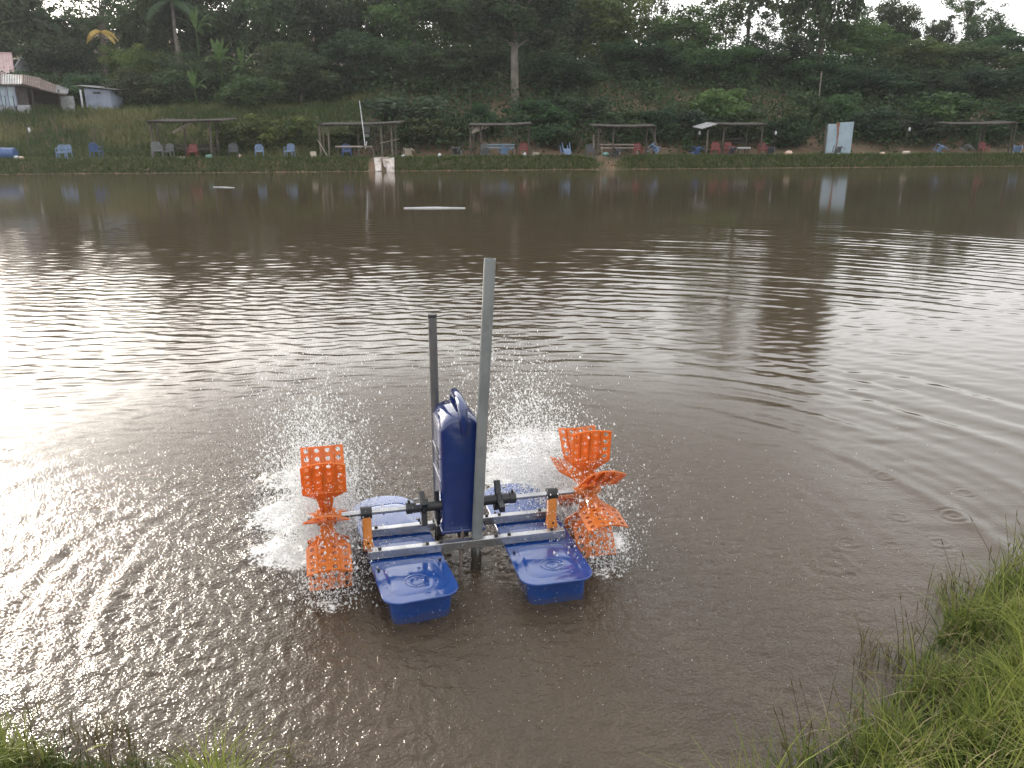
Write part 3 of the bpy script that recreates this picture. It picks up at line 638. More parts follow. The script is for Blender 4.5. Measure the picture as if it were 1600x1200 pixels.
def banana(px, s, ytop, label, nl, ll):
    x, Y, z = spot(px, s); H = max(at_y(px, ytop, Y)[1] - z - ll * 0.8, 0.5); root = empty('banana_plant', (x, Y, z)); tag(root, label, 'banana plant', 'banana plants on the left slope')
    tinted(MB().tube([(0, 0, -.1), (0.04, 0, H * .5), (0, 0, H)], [.12, .10, .06], 8).build('stem', M['banana'], root, True), .0, .3, (.6, .6, .5, 1))
    for i in range(nl):
        az = i * 2.4 + random.uniform(-.3, .3); el = 1.42 - 0.9 * i / nl + random.uniform(-.1, .1); side = Vector((-math.sin(az), math.cos(az), 0)); p = Vector((0, 0, H)); d = Vector((math.cos(az) * math.cos(el), math.sin(az) * math.cos(el), math.sin(el))); V = []; n = 12; tw = random.uniform(-.4, .4)
        for k_ in range(n + 1):
            t = k_ / n; wd = ll * (.012 if t < .18 else .105 * math.sin(math.pi * min(1, (t - .14) / .88)) ** .55 + .004); f1, f2 = random.uniform(.72, 1.08), random.uniform(.72, 1.08); up = Vector((0, 0, wd * (.30 - .5 * t)))
            V += [p - side * wd * f1 + up, p.copy(), p + side * wd * f2 + up + Vector((0, 0, tw * wd))]
            d = (d + Vector((0, 0, -(.25 + 1.5 * i / nl) / n * (.4 + 1.6 * t)))).normalized(); p = p + d * ll / n
        mb = MB().add(V, [(3 * q + j, 3 * q + j + 1, 3 * q + j + 4, 3 * q + j + 3) for q in range(n) for j in range(2)]); tinted(mb.build('leaf', M['banana'], root, True), 0.1, 0.9, (.78, .80, .75, 1))
banana(350, 19, 64, 'large banana plant with an upright pale new leaf, right of the leftmost shelter', 9, 2.0)
banana(318, 22, 16, 'banana plant high on the slope below the tall left palm', 7, 2.0)
banana(385, 20, 78, 'banana plant with drooping leaves right of the large banana plant', 8, 1.7)
banana(308, 16, 112, 'short banana plant with a broad hanging leaf left of the large banana plant', 6, 1.6)

# ------------------------------------------------------------------ buildings on the left
def wpt(px, py, Y): X, Z = at_y(px, py, Y); return Vector((X, Y, Z))
def house():
    Yf = spot(50, 12.5)[1]; Yb = Yf + 3.6; O = Vector(spot(50, 12.5)); root = empty('old_house', O); tag(root, 'run-down grey block house under a sagging corrugated roof at the far left', 'house')
    def q(px, py, Y): return wpt(px, py, Y) - O
    zb = -0.3
    def wall(x0, x1, y0, y1, nm, mat, Y=Yf, th=0.18):
        A = q(x0, y0, Y); B = q(x1, y1, Y); mb = MB(); mb.box(((A.x + B.x) / 2, A.y + th / 2, (A.z + B.z) / 2), (abs(B.x - A.x), th, abs(A.z - B.z))); return mb.build(nm, mat, root)
    wall(-110, 26, 166, 190, 'wall', M['block']); wall(-110, -2, 132, 166, 'wall', M['block'], Yf + .02)
    b = wall(26, 50, 164, 190, 'wall', M['block'], Yf + .03)
    wall(92, 119, 150, 190, 'wall', M['block'], Yf + .4); wall(23.5, 46, 133, 164, 'dark_opening', M['darkint'], Yf + .08, .06)  # last sheet: interior shade painted as a dark panel beside the window
    wall(47, 92, 138, 188, 'dark_opening', M['darkint'], Yf + 2.4, .08)  # dark sheet painting the shade inside the open bay
    # window: frame and four panes
    fr = MB()
    for (x0, x1, y0, y1) in ((-2, -1, 133, 166), (22, 23.4, 133, 166), (-1, 22, 133, 134), (-1, 22, 165, 166), (-1, 22, 149.3, 150.3), (9.5, 10.5, 134, 165)):
        A = q(x0, y0, Yf - .03); B = q(x1, y1, Yf - .03); fr.box(((A.x + B.x) / 2, A.y + .04, (A.z + B.z) / 2), (B.x - A.x, .10 + .004 * x0 * 0, A.z - B.z))
    wf = fr.build('window', M['bluewall'], root)
    for (x0, x1, y0, y1) in ((-1, 9.5, 134, 149.3), (10.5, 22, 134, 149.3), (-1, 9.5, 150.3, 165), (10.5, 22, 150.3, 165)):
        A = q(x0, y0, Yf + .03); B = q(x1, y1, Yf + .03); MB().box(((A.x + B.x) / 2, A.y, (A.z + B.z) / 2), (B.x - A.x, .02, A.z - B.z)).build('pane', M['pane'], wf)
    for px in (49, 91): A = q(px, 140, Yf + .2); MB().tube([(A.x, A.y, zb), (A.x, A.y, A.z)], .06, 6).build('post', M['darkwood'], root)
    # roof sheets: eave points in front, ridge points behind
    eave = [(-110, 128), (-60, 129), (0, 131), (34, 131), (62, 139), (86, 146), (104, 147)]; rid = [(-110, 112), (-60, 113), (0, 115), (34, 117), (62, 122), (88, 133), (107, 138)]
    mats = ['zinc', 'rust', 'zinc', 'rust', 'rust', 'zinc']
    for i in range(6):
        (ax, ay), (bx, by) = eave[i], eave[i + 1]; (cx, cy), (dx, dy) = rid[i], rid[i + 1]; lap = .03 * (i % 2)
        Ye = Yf - .55 + .12 * (i % 3)
        mb = MB().patch(q(ax, ay, Ye) + Vector((0, 0, lap)), q(bx + 1.5, by, Ye) + Vector((0, 0, lap)), q(cx, cy, Yb) + Vector((0, 0, lap)), q(dx + 1.5, dy, Yb) + Vector((0, 0, lap)), 18 if i > 1 else 30, 3, .025, .012); mb.build('roof_sheet', M[mats[i]], root)
    A = q(-110, 131, Yf - .3); B = q(34, 133.5, Yf - .3); C_ = q(104, 149, Yf - .3); MB().tube([A, B, C_], .06, 6).build('roof_beam', M['darkwood'], root)
    for px, py in ((-60, 128), (118, 150)): pass
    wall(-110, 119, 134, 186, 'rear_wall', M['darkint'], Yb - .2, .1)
house()
def pinkhouse():
    s = 20; O = Vector(spot(4, s)); Y = O.y; root = empty('pink_roofed_house', O); tag(root, 'pink corrugated roof of a house rising behind the old house at the left edge', 'house')
    def q(px, py, Yy): return wpt(px, py, Yy) - O
    A0, A1 = q(-120, 115, Y), q(22.5, 115, Y); B0, B1 = q(-122, 84, Y + 2.6), q(18.5, 84, Y + 2.6)
    MB().patch(A0, A1, B0, B1, 60, 2, .02, .02).build('roof', M['pink'], root)
    C0, C1 = q(-120, 118, Y + 5.2) , q(20, 118, Y + 5.2); MB().patch(B0, B1, C0, C1, 60, 2, .02, .02).build('roof', M['pink'], root)
    MB().tube([B0 + Vector((0, 0, .03)), B1 + Vector((0, 0, .03))], .07, 6).build('ridge_cap', M['pink'], root)
    mb = MB(); mb.box(((A0.x + A1.x) / 2 - .2, 2.6, A0.z / 2 - .2), (A1.x - A0.x - .9, 4.6, A0.z + .2)); mb.build('wall', M['block'], root)
    g = MB(); xg = A1.x - .68; g.add([(xg, .4, A0.z - .12), (xg, 4.8, A0.z - .12), (xg, 2.6, B0.z - .2), (xg - .1, .4, A0.z - .12), (xg - .1, 4.8, A0.z - .12), (xg - .1, 2.6, B0.z - .2)], [(0, 1, 2), (5, 4, 3), (0, 3, 4, 1), (1, 4, 5, 2), (2, 5, 3, 0)]); g.build('gable', M['block'], root)
pinkhouse()
def shed():
    O = Vector(spot(148, 14)); Y = O.y; root = empty('garden_shed', O); tag(root, 'small grey-blue corrugated shed with a flat tilted roof beside the old house', 'shed')
    def q(px, py, Yy): return wpt(px, py, Yy) - O
    a, b = q(131, 138, Y), q(171, 141, Y); zb = -.3
    MB().patch((a.x, 0, zb), (b.x, 0, zb), (a.x, 0, a.z), (b.x, 0, b.z), 44, 1, .012, .02).build('front_wall', M['bluewall'], root)
    for x, z_, nm in ((a.x, a.z, 'side_wall'), (b.x, b.z, 'side_wall')): MB().patch((x, .05, zb), (x, 1.8, zb), (x, .05, z_), (x, 1.8, z_), 30, 1, .012, .02).build(nm, M['bluewall'], root)
    MB().patch((a.x, 1.85, zb), (b.x, 1.85, zb), (a.x, 1.85, a.z), (b.x, 1.85, b.z), 44, 1, .012, .02).build('rear_wall', M['bluewall'], root)
    e0, e1 = q(120, 133, Y - .25), q(180, 139.5, Y - .25); MB().patch(e0, e1, e0 + Vector((0, 2.5, .1)), e1 + Vector((0, 2.5, .1)), 40, 1, .015, .03).build('roof', M['zinc'], root)
    c = q(151, 145, Y - .03); MB().box((c.x, -.03, c.z), (.5, .03, .12)).build('vent', M['black'], root)
    t = q(127, 140, Y - .1); d_ = q(131, 180, Y - .1); MB().box(((t.x + d_.x) / 2 - .03, -.1, (t.z + zb) / 2), (.12, .05, t.z - zb)).build('corner_board', M['white'], root)
shed()
def hut():
    O = Vector(spot(178, 23)); Y = O.y; root = empty('brown_hut', O); tag(root, 'dark brown hut roof half hidden among trees above the small shed', 'hut')
    def q(px, py, Yy): return wpt(px, py, Yy) - O
    a, b = q(150, 76, Y), q(206, 86, Y); MB().patch(a, b, a + Vector((0, 3, .3)), b + Vector((0, 3, .3)), 30, 1, .02, .05).build('roof', M['thatch'], root)
    MB().box(((a.x + b.x) / 2, 1.6, (b.z - .3) / 2 - .2), (b.x - a.x - .5, 2.2, b.z - .1)).build('wall', M['darkint'], root)
    for x in (a.x + .2, b.x - .2): MB().tube([(x, .15, -.2), (x, .15, (a.z if x < 0 else b.z))], .06, 6).build('post', M['darkwood'], root)
hut()
# ------------------------------------------------------------------ bankside shelters
def shelter(label, px0, px1, s, ytop, posts, drop=(0, 0), depth=2.4, rmat='thatch', pmat='wood', extras=None, nboard=9, yb=None, back=None):
    """posts: list of (px, row) with row 0 front / 1 back; drop: roof fall in pixels at left and right ends."""
    xm, Ym, zm = spot((px0 + px1) / 2, s); root = empty('fishing_shelter', (xm, Ym, zm)); tag(root, label, 'shelter', 'open shelters along the far bank'); O = Vector((xm, Ym, zm))
    def q(px, py, dy=0): return wpt(px, py, Ym + dy) - O
    a, b = q(px0, ytop + drop[0], -.4), q(px1, ytop + drop[1], -.4); 
    # roof of side-by-side boards
    rf = MB().tube([a + Vector((0, .25, -.08)), (a + b) / 2 + Vector((0, .25, -.08)), b + Vector((0, .25, -.08))], .05, 6).build('roof_beam', M['darkwood'], root)
    MB().tube([a + Vector((0, depth + .2, .04)), b + Vector((0, depth + .2, .04))], .05, 6).build('roof_beam', M['darkwood'], root)
    for i in range(nboard):
        t0, t1 = i / nboard, (i + 1) / nboard; p0, p1 = a.lerp(b, t0), a.lerp(b, t1); sg = -.05 * math.sin(math.pi * (t0 + t1) / 2); r = random.uniform(-.10, .10); k = Vector((0, depth + .7 + random.uniform(-.1, .1), .14)); up = Vector((0, 0, sg + random.uniform(-.012, .012)))
        MB().patch(p0 + up + Vector((.008, r, 0)), p1 + up + Vector((-.008, r, 0)), p0 + up + k, p1 + up + k, 6, 2, .014, .05).build('roof_sheet', M[rmat], root)
    for px, row in posts:
        dy = 0.0 if row == 0 else depth; p = q(px, 220, dy); tz = a.lerp(b, min(1, max(0, (p.x - a.x) / (b.x - a.x)))).z - .06 + (.1 if row else 0)
        gz = ground_at(O.x + p.x, O.y + dy) - O.z - .15; j = random.uniform(-.05, .05)
        MB().tube([(p.x + j, dy, gz), (p.x + j * .3, dy, (gz + tz) / 2), (p.x, dy, tz)], [.065, .06, .05], 7).build('post', M[pmat], root, True)
        if row == 0:
            sg = 1 if p.x < 0 else -1; MB().tube([(p.x, dy - .02, tz - .42), (p.x + sg * .35, dy - .02, tz)], .032, 6).build('brace', M[pmat], root)
    if back:
        for (x0, x1, y0, y1) in back:
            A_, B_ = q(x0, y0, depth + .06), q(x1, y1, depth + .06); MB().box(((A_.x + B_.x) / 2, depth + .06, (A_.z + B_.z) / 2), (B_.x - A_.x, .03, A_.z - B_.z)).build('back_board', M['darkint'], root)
    return root, q, O
r1, q1, O1 = shelter('leftmost shelter with a flat dark board roof and curved brace', 227, 345, 2.6, 186, [(238, 0), (330, 0), (248, 1), (340, 1), (290, 1)], (2.5, 1), back=[(242, 340, 226, 230), (242, 340, 233, 237)])
a = q1(270, 207, 1.0); b = q1(297, 192, 1.0); MB().box(((a + b) / 2), ((b - a).length, .04, .14), Matrix.Rotation(-math.atan2(b.z - a.z, b.x - a.x), 3, 'Y')).build('slanting_board', M['paleplank'], r1)
r2, q2, O2 = shelter('second shelter from the left, with a dark boarded right half', 496, 622, 2.6, 191, [(500, 0), (514, 0), (596, 0), (612, 0), (506, 1), (560, 1), (618, 1)], (3, 0), pmat='bamboo')
for i in range(9):
    x0 = 580 + i * 3.6; A_, B_ = q2(x0, 198, 1.5), q2(x0 + 3.4, 234 + random.uniform(-1, 1), 1.5); MB().box(((A_.x + B_.x) / 2, 1.5 + .01 * (i % 2), (A_.z + B_.z) / 2), (B_.x - A_.x, .025, A_.z - B_.z)).build('wall_board', M['darkwood'], r2)
for (x0, x1, y0, y1) in ((567, 578, 197, 207), (570, 577, 209, 214)):
    A_, B_ = q2(x0, y0, 1.4), q2(x1, y1, 1.4); MB().box(((A_.x + B_.x) / 2, 1.4, (A_.z + B_.z) / 2), (B_.x - A_.x, .03, A_.z - B_.z)).build('hung_panel', M['block'], r2)
r3, q3, O3 = shelter('third shelter from the left, over the blue slatted bench', 731, 831, 2.4, 192.5, [(735, 0), (751, 0), (741, 1), (808, 1), (826, 1)], (2, 0.5), back=[(738, 760, 208, 216)])
A_, B_ = q3(737, 205, .1), q3(752, 196, .1); MB().add([(A_.x, .1, A_.z + .25), (A_.x, .1, A_.z - .15), (B_.x + .5, .5, B_.z - .1), (B_.x, .3, B_.z + .05)], [(0, 1, 2, 3)]).patch((A_.x, .14, A_.z + .1), (B_.x + .3, .6, B_.z - .1), (A_.x, .1, A_.z + .35), (B_.x + .3, .4, B_.z + .05), 4, 2, .01, .01).build('hanging_sheet', M['carton'], r3)
r4, q4, O4 = shelter('fourth shelter from the left, with a sagging roof over the long plank table', 928, 1027, 2.6, 193, [(935, 0), (958, 0), (1023, 0), (942, 1), (1010, 1)], (3, 3), back=[])
r5, q5, O5 = shelter('fifth shelter from the left, with a roof folded down at its left end', 1121, 1200, 2.6, 193, [(1130, 0), (1190, 0), (1106, 1), (1166, 1)], (0, 0.5), back=[(1135, 1166, 215, 219), (1135, 1166, 221, 225)], nboard=8, pmat='wood')
A_, B_ = q5(1097, 200.5, -.4), q5(1121, 193.2, -.4); MB().patch(A_, B_, A_ + Vector((0, 3.0, .14)), B_ + Vector((0, 3.0, .14)), 10, 2, .014, .05).build('roof_sheet', M['zinc'], r5)
p = q5(1106, 205, 0); MB().tube([(p.x, 0, -.1), (p.x, 0, p.z + .1)], .06, 7).build('post', M['bamboo'], r5)
r6, q6, O6 = shelter('rightmost shelter, a thin dark frame with a narrow roof', 1490, 1592, 2.8, 191.5, [(1531, 0), (1578, 0), (1536, 1), (1584, 1)], (1.5, -0.5), nboard=10, pmat='darkwood', depth=1.6)

# ------------------------------------------------------------------ benches and tables
def bench(name, label, cat, px0, px1, s, yrows, mat, legmat, ground=None, dz=.22):
    """planks at the photo rows yrows, legs down to the ground."""
    xm, Ym, zm = spot((px0 + px1) / 2, s); O = Vector((xm, Ym, zm)); root = empty(name, O); tag(root, label, cat)
    a = wpt(px0, yrows[-1], Ym) - O; b = wpt(px1, yrows[-1], Ym) - O
    for i, y in enumerate(yrows):
        c = wpt((px0 + px1) / 2, y, Ym + i * 0 ) - O; L_ = b.x - a.x; MB().box((c.x, .0 + (len(yrows) - 1 - i) * .35, c.z), (L_, .16 if len(yrows) > 1 else .4, .09)).build('plank', mat, root, bevel=.008)
        if i < len(yrows) - 1:
            for x in (a.x + .15, b.x - .15): MB().box((x, (len(yrows) - 1 - i) * .35 + .1, c.z / 2 + .02), (.06, .05, c.z)).build('back_post', legmat, root)
    for x in (a.x + .12, b.x - .12, (a.x + b.x) / 2):
        MB().box((x, 0, (a.z - .05) / 2 - .05), (.07, .07, a.z - .0)).build('leg', legmat, root)
    return root
bench('slatted_bench', 'pale blue slatted bench inside the third shelter', 'bench', 760, 804, 3.6, (226, 230.5), M['slat_blue'], M['wood'])
bench('plank_table', 'long table of two pale brown planks inside the fourth shelter', 'table', 938, 999, 3.4, (226, 231), M['paleplank'], M['paleplank'])
bench('white_bench', 'white plank bench inside the fifth shelter', 'bench', 1137, 1172, 3.4, (231,), M['white'], M['wood'])
bench('plank_table', 'narrow grey plank table inside the second shelter', 'table', 525, 581, 2.2, (229,), M['paleplank'], M['wood'])
bench('low_bench', 'low dark bench inside the leftmost shelter', 'bench', 285, 338, 3.8, (233,), M['darkwood'], M['darkwood'])

# ------------------------------------------------------------------ plastic chairs
def chair_proto(mat):
    root = empty('plastic_chair')
    seat = MB(); seat.box((0, 0, .42), (.44, .42, .035)); seat.box((0, -.21, .40), (.44, .02, .06)); seat.build('seat', mat, root, bevel=.01)
    bk = MB(); n = 7
    for i in range(n):
        x = (i - 3) / 3 * .19; bk.box((x, .235 + .05 * (1 - abs(x) / .19) * .4, .62), (.045, .02, .36), Matrix.Rotation(R(-10), 3, 'X'))
    bk.tube([(-.22, .20, .42), (-.22, .25, .68), (-.15, .29, .80), (0, .305, .84), (.15, .29, .80), (.22, .25, .68), (.22, .20, .42)], .022, 7); bk.build('backrest', mat, root, True)
    for sx in (-1, 1):
        MB().tube([(sx * .21, .22, .62), (sx * .255, .05, .645), (sx * .25, -.19, .62)], .022, 7).build('armrest', mat, root, True)
        for sy in (-1, 1):
            top = .62 if sy < 0 else .44
            MB().tube([(sx * .25, sy * .20, 0), (sx * .235, sy * .20, .3), (sx * .235, sy * .195, top)], [.022, .028, .024], 7).build('leg', mat, root, True)
    return root
CP = {}
def chair(px, s, mat, rz, label, rx=0.0, ry=0.0, sc=1.0, lift=0.0):
    x, Y, z = spot(px, s)
    if mat not in CP: CP[mat] = c = chair_proto(M[mat])
    else: c = copy_tree(CP[mat])
    if rx: lift += abs(math.sin(rx)) * .22 if abs(rx) < 2.2 else .80
    if ry: lift += abs(math.sin(ry)) * .24
    c.location = (x, Y, z + lift * sc); c.rotation_euler = (rx, ry, rz); c.scale = (sc,) * 3
    tag(c, label, 'chair', 'plastic chairs along the far bank')
chair(98, 1.9, 'ch_light', .25, 'light blue plastic chair near the blue drum, left of its pair')
chair(104, 1.9, 'ch_light', -.2, 'light blue plastic chair near the blue drum, right of its pair')
chair(152, 2.2, 'ch_blue', 3.14, 'dark blue chair in front of a thin stake, left of the leftmost shelter', sc=1.1)
chair(247, 2.0, 'ch_grey', .5, 'dark grey chair by the left post of the leftmost shelter', sc=1.15)
chair(264, 2.3, 'ch_grey', -.1, 'pale grey chair inside the leftmost shelter, second from its left post')
chair(302, 2.2, 'ch_red', 0.1, 'red chair inside the leftmost shelter')
chair(366, 2.0, 'ch_dark', .3, 'black chair right of the leftmost shelter', sc=1.05)
chair(406, 1.9, 'ch_light', .3, 'upright light blue chair midway between the first two shelters', sc=.95)
chair(453, 1.9, 'ch_light', -.15, 'upright light blue chair closest to the second shelter, beside the carton')
chair(542, 1.9, 'ch_navy', .3, 'navy chair under the plank table of the second shelter')
chair(641, 1.9, 'ch_beige', .4, 'tipped beige chair right of the second shelter', rx=-1.3)
chair(710, 1.7, 'ch_dark', -.4, 'dark chair tipped over left of the third shelter', rx=-1.0)
chair(759, 1.7, 'ch_grey', 3.3, 'grey chair tipped forward in front of the third shelter', rx=1.2)
chair(793, 1.5, 'ch_light', .5, 'bright blue chair lying on its back before the slatted bench', rx=-1.25, ry=.3, sc=1.05)
chair(818, 2.6, 'ch_red', 0, 'red chair at the right end of the third shelter')
chair(840, 1.6, 'ch_beige', .2, 'beige-brown chair tipped over right of the third shelter', rx=-1.9)
chair(882, 1.6, 'ch_light', .3, 'light blue chair upside down beside the dirt landing', rx=2.7)
chair(922, 2.0, 'ch_dark', .1, 'black chair at the left end of the fourth shelter')
chair(972, 1.9, 'ch_dark', .9, 'black chair tipped in front of the long plank table', rx=-1.1)
chair(997, 2.2, 'ch_red', .2, 'red chair at the right end of the long plank table')
chair(1016, 1.7, 'ch_light', -.6, 'light blue chair tipped at the right end of the fourth shelter', rx=-1.0, ry=.5)
chair(1096, 1.7, 'ch_blue', .6, 'blue chair tipped left of the fifth shelter', rx=-1.2)
chair(1117, 2.4, 'ch_red', -.1, 'red chair at the left end of the fifth shelter', sc=1.05)
chair(1139, 2.4, 'ch_red', .2, 'red chair second from left in the fifth shelter', sc=1.05)
chair(1191, 2.2, 'ch_red', 0, 'red chair at the right post of the fifth shelter')
chair(1150, 1.8, 'ch_dark', .4, 'black chair tipped before the white bench', rx=-1.2)
chair(1203, 1.9, 'ch_dark', -.3, 'black chair tipped right of the fifth shelter', rx=-1.3)
chair(1313, 1.6, 'ch_grey', .1, 'pale grey chair in front of the pale blue metal shed', rx=-1.2)
chair(1475, 1.8, 'ch_light', .5, 'light blue chair on its side between the metal shed and the rightmost shelter', rx=-1.1, ry=.2)
chair(1518, 2.4, 'ch_grey', .8, 'grey chair tipped left of the red chair in the rightmost shelter', rx=-.9)
chair(1536, 2.6, 'ch_red', .1, 'red chair in the rightmost shelter')
chair(1590, 1.9, 'ch_light', -.4, 'blue chair tipped at the right edge of the picture', rx=-1.15)

# ------------------------------------------------------------------ other bankside things
x, Y, z = spot(-6, 2.3)
rt = empty('drum', (x, Y, z)); tag(rt, 'blue plastic drum lying on its side at the left edge', 'drum')
R0 = .33; mb = MB(); prof = [(-1.15, .0), (-1.15, R0 - .05), (-1.10, R0), (1.10, R0), (1.15, R0 - .05), (1.15, .0)]
mb.loft([[(xx, r_ * math.cos(2 * math.pi * k / 24), R0 + r_ * math.sin(2 * math.pi * k / 24)) for k in range(24)] for xx, r_ in prof], False, False); mb.build('body', M['ch_blue'], rt, True)
for xx in (-.4, .4):
    mb = MB(); mb.loft([[(xx + dx, (R0 + rr) * math.cos(2 * math.pi * k / 24), R0 + (R0 + rr) * math.sin(2 * math.pi * k / 24)) for k in range(24)] for dx, rr in ((-.04, -.005), (-.02, .02), (.02, .02), (.04, -.005))], False, False); mb.build('band', M['ch_blue'], rt, True)
def lump(name, label, cat, px, s, size, mat, seed=0):
    x, Y, z = spot(px, s); rg = random.Random(seed + px); V = []; n, m = 12, 7; F_ = []
    for j in range(m):
        for i in range(n):
            th = math.pi * j / (m - 1); ph = 2 * math.pi * i / n; r_ = 1 + rg.uniform(-.22, .22); V.append((size[0] * r_ * math.sin(th) * math.cos(ph) / 2, size[1] * r_ * math.sin(th) * math.sin(ph) / 2, size[2] * (0.45 + .5 * r_ * math.cos(th))))
    for j in range(m - 1):
        for i in range(n): F_.append((j * n + i, (j + 1) * n + i, (j + 1) * n + (i + 1) % n, j * n + (i + 1) % n))
    o = MB().add(V, F_).build(name, M[mat], smooth=True, loc=(x, Y, z)); tag(o, label, cat); return o
lump('plastic_bag', 'crumpled white bag beside the blue drum', 'bag', 26, 1.8, (.35, .3, .25), 'white')
lump('plastic_bag', 'pale pink crumpled bag right of the blue drum', 'bag', 33, 1.9, (.4, .3, .22), 'peach')
lump('rubbish_bag', 'peach-coloured sack between the fifth shelter and the metal shed', 'sack', 1232, 1.9, (.62, .4, .36), 'peach')
lump('plastic_bag', 'small white bag beside the red chair of the third shelter', 'bag', 820, 1.6, (.2, .2, .3), 'white')
lump('plastic_bag', 'white bag left of the tipped beige chair', 'bag', 630, 2.0, (.32, .3, .2), 'white')
lump('plastic_bag', 'white bag between the tipped beige chair and the tipped dark chair', 'bag', 687, 1.8, (.22, .2, .3), 'white')
lump('rubbish_bag', 'grey-white sack on the grass under the right-hand lamp', 'sack', 1416, 1.7, (.6, .4, .3), 'carton')
lump('rubbish_bag', 'small pale sack right of the pale blue metal shed', 'sack', 1378, 2.0, (.4, .3, .24), 'peach')
lump('plastic_bag', 'pale green bag under the long plank table', 'bag', 946, 2.8, (.5, .3, .25), 'aqua')
lump('plastic_bag', 'pink-white bag beside the black chair near the first shelter', 'bag', 375, 2.0, (.25, .2, .25), 'peach')
def crate(name, label, px, s, d, mat, cat):
    x, Y, z = spot(px, s); rt = empty(name, (x, Y, z), .15); tag(rt, label, cat); MB().box((0, 0, d[2] / 2), d, None, .95).build('box', M[mat], rt, bevel=.012)
    for sx in (-1, 1): MB().box((sx * d[0] * .25, -.01, d[2] + .008), (d[0] * .46, d[1] * .98, .012), Matrix.Rotation(sx * .12, 3, 'Y')).build('flap', M[mat], rt)
crate('carton', 'beige carton left of the second shelter', 490, 2.0, (.34, .3, .38), 'carton', 'carton')
crate('storage_box', 'pale grey-green box at the right end of the leftmost shelter', 327, 1.7, (.34, .28, .24), 'aqua', 'box')
crate('storage_box', 'flat pale box on the ground inside the leftmost shelter', 282, 2.2, (.5, .3, .13), 'carton', 'box')
# leaning and standing poles
def pole(name, label, cat, P0, P1, r, mat, s):
    (xa, ya), (xb, yb) = P0, P1; x, Y, z = spot(xa, s); a = wpt(xa, ya, Y); b = wpt(xb, yb, Y + .15); o = MB().tube([Vector((0, 0, 0)), (b - a) * .5 + Vector((.01, 0, 0)), b - a], [r, r * .9, r * .75], 7).build(name, M[mat], smooth=True, loc=a); tag(o, label, cat); return o
pole('leaning_rod', 'tall thin white rod leaning in front of the second shelter', 'rod', (571, 232), (561.5, 157), .032, 'white', 1.9)
pole('stake', 'thin dark stake behind the dark blue chair', 'stake', (148, 242), (146.5, 198), .035, 'darkwood', 3.0)
pole('oar', 'pale oar leaning on the left post of the second shelter', 'oar', (511, 243), (496, 218.5), .03, 'paleplank', 2.0)
pole('rod', 'thin rod leaning out to the right of the second shelter', 'rod', (594, 224), (624, 217), .02, 'paleplank', 2.3)
pole('rod', 'bent pale bamboo leaning against the right post of the fourth shelter', 'rod', (1030, 236), (1016, 199), .03, 'bamboo', 2.2)
pole('dead_sapling', 'thin pale leaning dead sapling among the bushes above the metal shed', 'sapling', (1277, 176), (1284, 111), .06, 'palebark', 9.0)
pole('tree_stump', 'pale broken tree stump beside the left post of the fourth shelter', 'stump', (928, 232), (927.5, 210), .07, 'palebark', 3.4)
x, Y, z = spot(1030, 2.0); a = wpt(1030, 236, Y); mb = MB(); pts = [wpt(px, py, Y - .1) - a for px, py in ((1030, 236), (1036, 236.5), (1041, 240), (1042.5, 246))]; tag(mb.tube(pts, .015, 6).build('hose', M['bamboo'], loc=a), 'thin pale hose curling down right of the fourth shelter', 'hose')
# hoop net
x, Y, z = spot(572, 1.7); c = wpt(572, 240, Y); rr = 11.2 / FPX * Y; rt = empty('hoop_net', c); tag(rt, 'round hoop of a landing net leaning before the second shelter', 'net')
MB().tube([(rr * math.cos(t * math.pi / 16), .12 * math.sin(t * math.pi / 16), rr * math.sin(t * math.pi / 16)) for t in range(33)], .018, 6, False).build('hoop', M['palebark'], rt, True)
MB().tube([(0, .12, rr), (.05, .2, rr + .25)], .02, 6).build('handle', M['white'], rt)
# lamps on thin posts
for px, py, lab in ((53, 203, 'small white lamp on a thin post in the grass below the old house'), (1091, 208, 'small white lamp on a thin post left of the fifth shelter'), (1209, 208, 'small white lamp on a thin post right of the fifth shelter'), (1416, 202, 'small white lamp on a thin post near the right side')):
    s_ = 4.2; x, Y, z = spot(px, s_); hz = at_y(px, py, Y)[1] - z; rt = empty('lamp_post', (x, Y, z)); tag(rt, lab, 'lamp', 'small lamps along the far bank')
    MB().tube([(-.12, 0, -.1), (-.12, 0, hz + .25), (0, 0, hz + .28)], .02, 6).build('post', M['darkwood'], rt)
    MB().tube([(0, 0, hz + .28), (0, 0, hz + .12)], .012, 5).build('cord', M['black'], rt)
    MB().tube([(0, 0, hz + .14), (0, 0, hz + .10), (0, 0, hz + .02), (0, 0, hz - .08), (0, 0, hz - .13)], [.03, .05, .075, .06, .02], 10).build('bulb', M['white'], rt, True)
# concrete spillway tumbling into the pond
x, Y, z = spot(596, 0.4); x0 = x_at(577, Y, .6); x1 = x_at(612, Y, .6); rt = empty('spillway', (x, float(shore(x)), 0)); tag(rt, 'broken pale concrete slab sloping into the pond before the second shelter', 'slab')
def slabpt(V_, th): return V_
for (xa, xb, ya, yb, za, zb_, nm) in ((-.50, .62, 1.1, 1.75, .70, .76, 'top_slab'), (-.55, -.10, -.12, 1.08, .02, .74, 'slope_slab'), (.12, .66, -.18, 1.08, -.02, .74, 'slope_slab'), (-.09, .11, .25, 1.08, .24, .72, 'slope_slab')):
    sk = -.25 if nm == 'slope_slab' else 0
    V_ = [(xa - sk, ya, za), (xb - sk * .6, ya - .05, za + .02), (xb, yb, zb_), (xa, yb, zb_)]; MB().patch(V_[0], V_[1], V_[3], V_[2], 5, 5, .012, .16).build(nm, M['concrete'], rt)
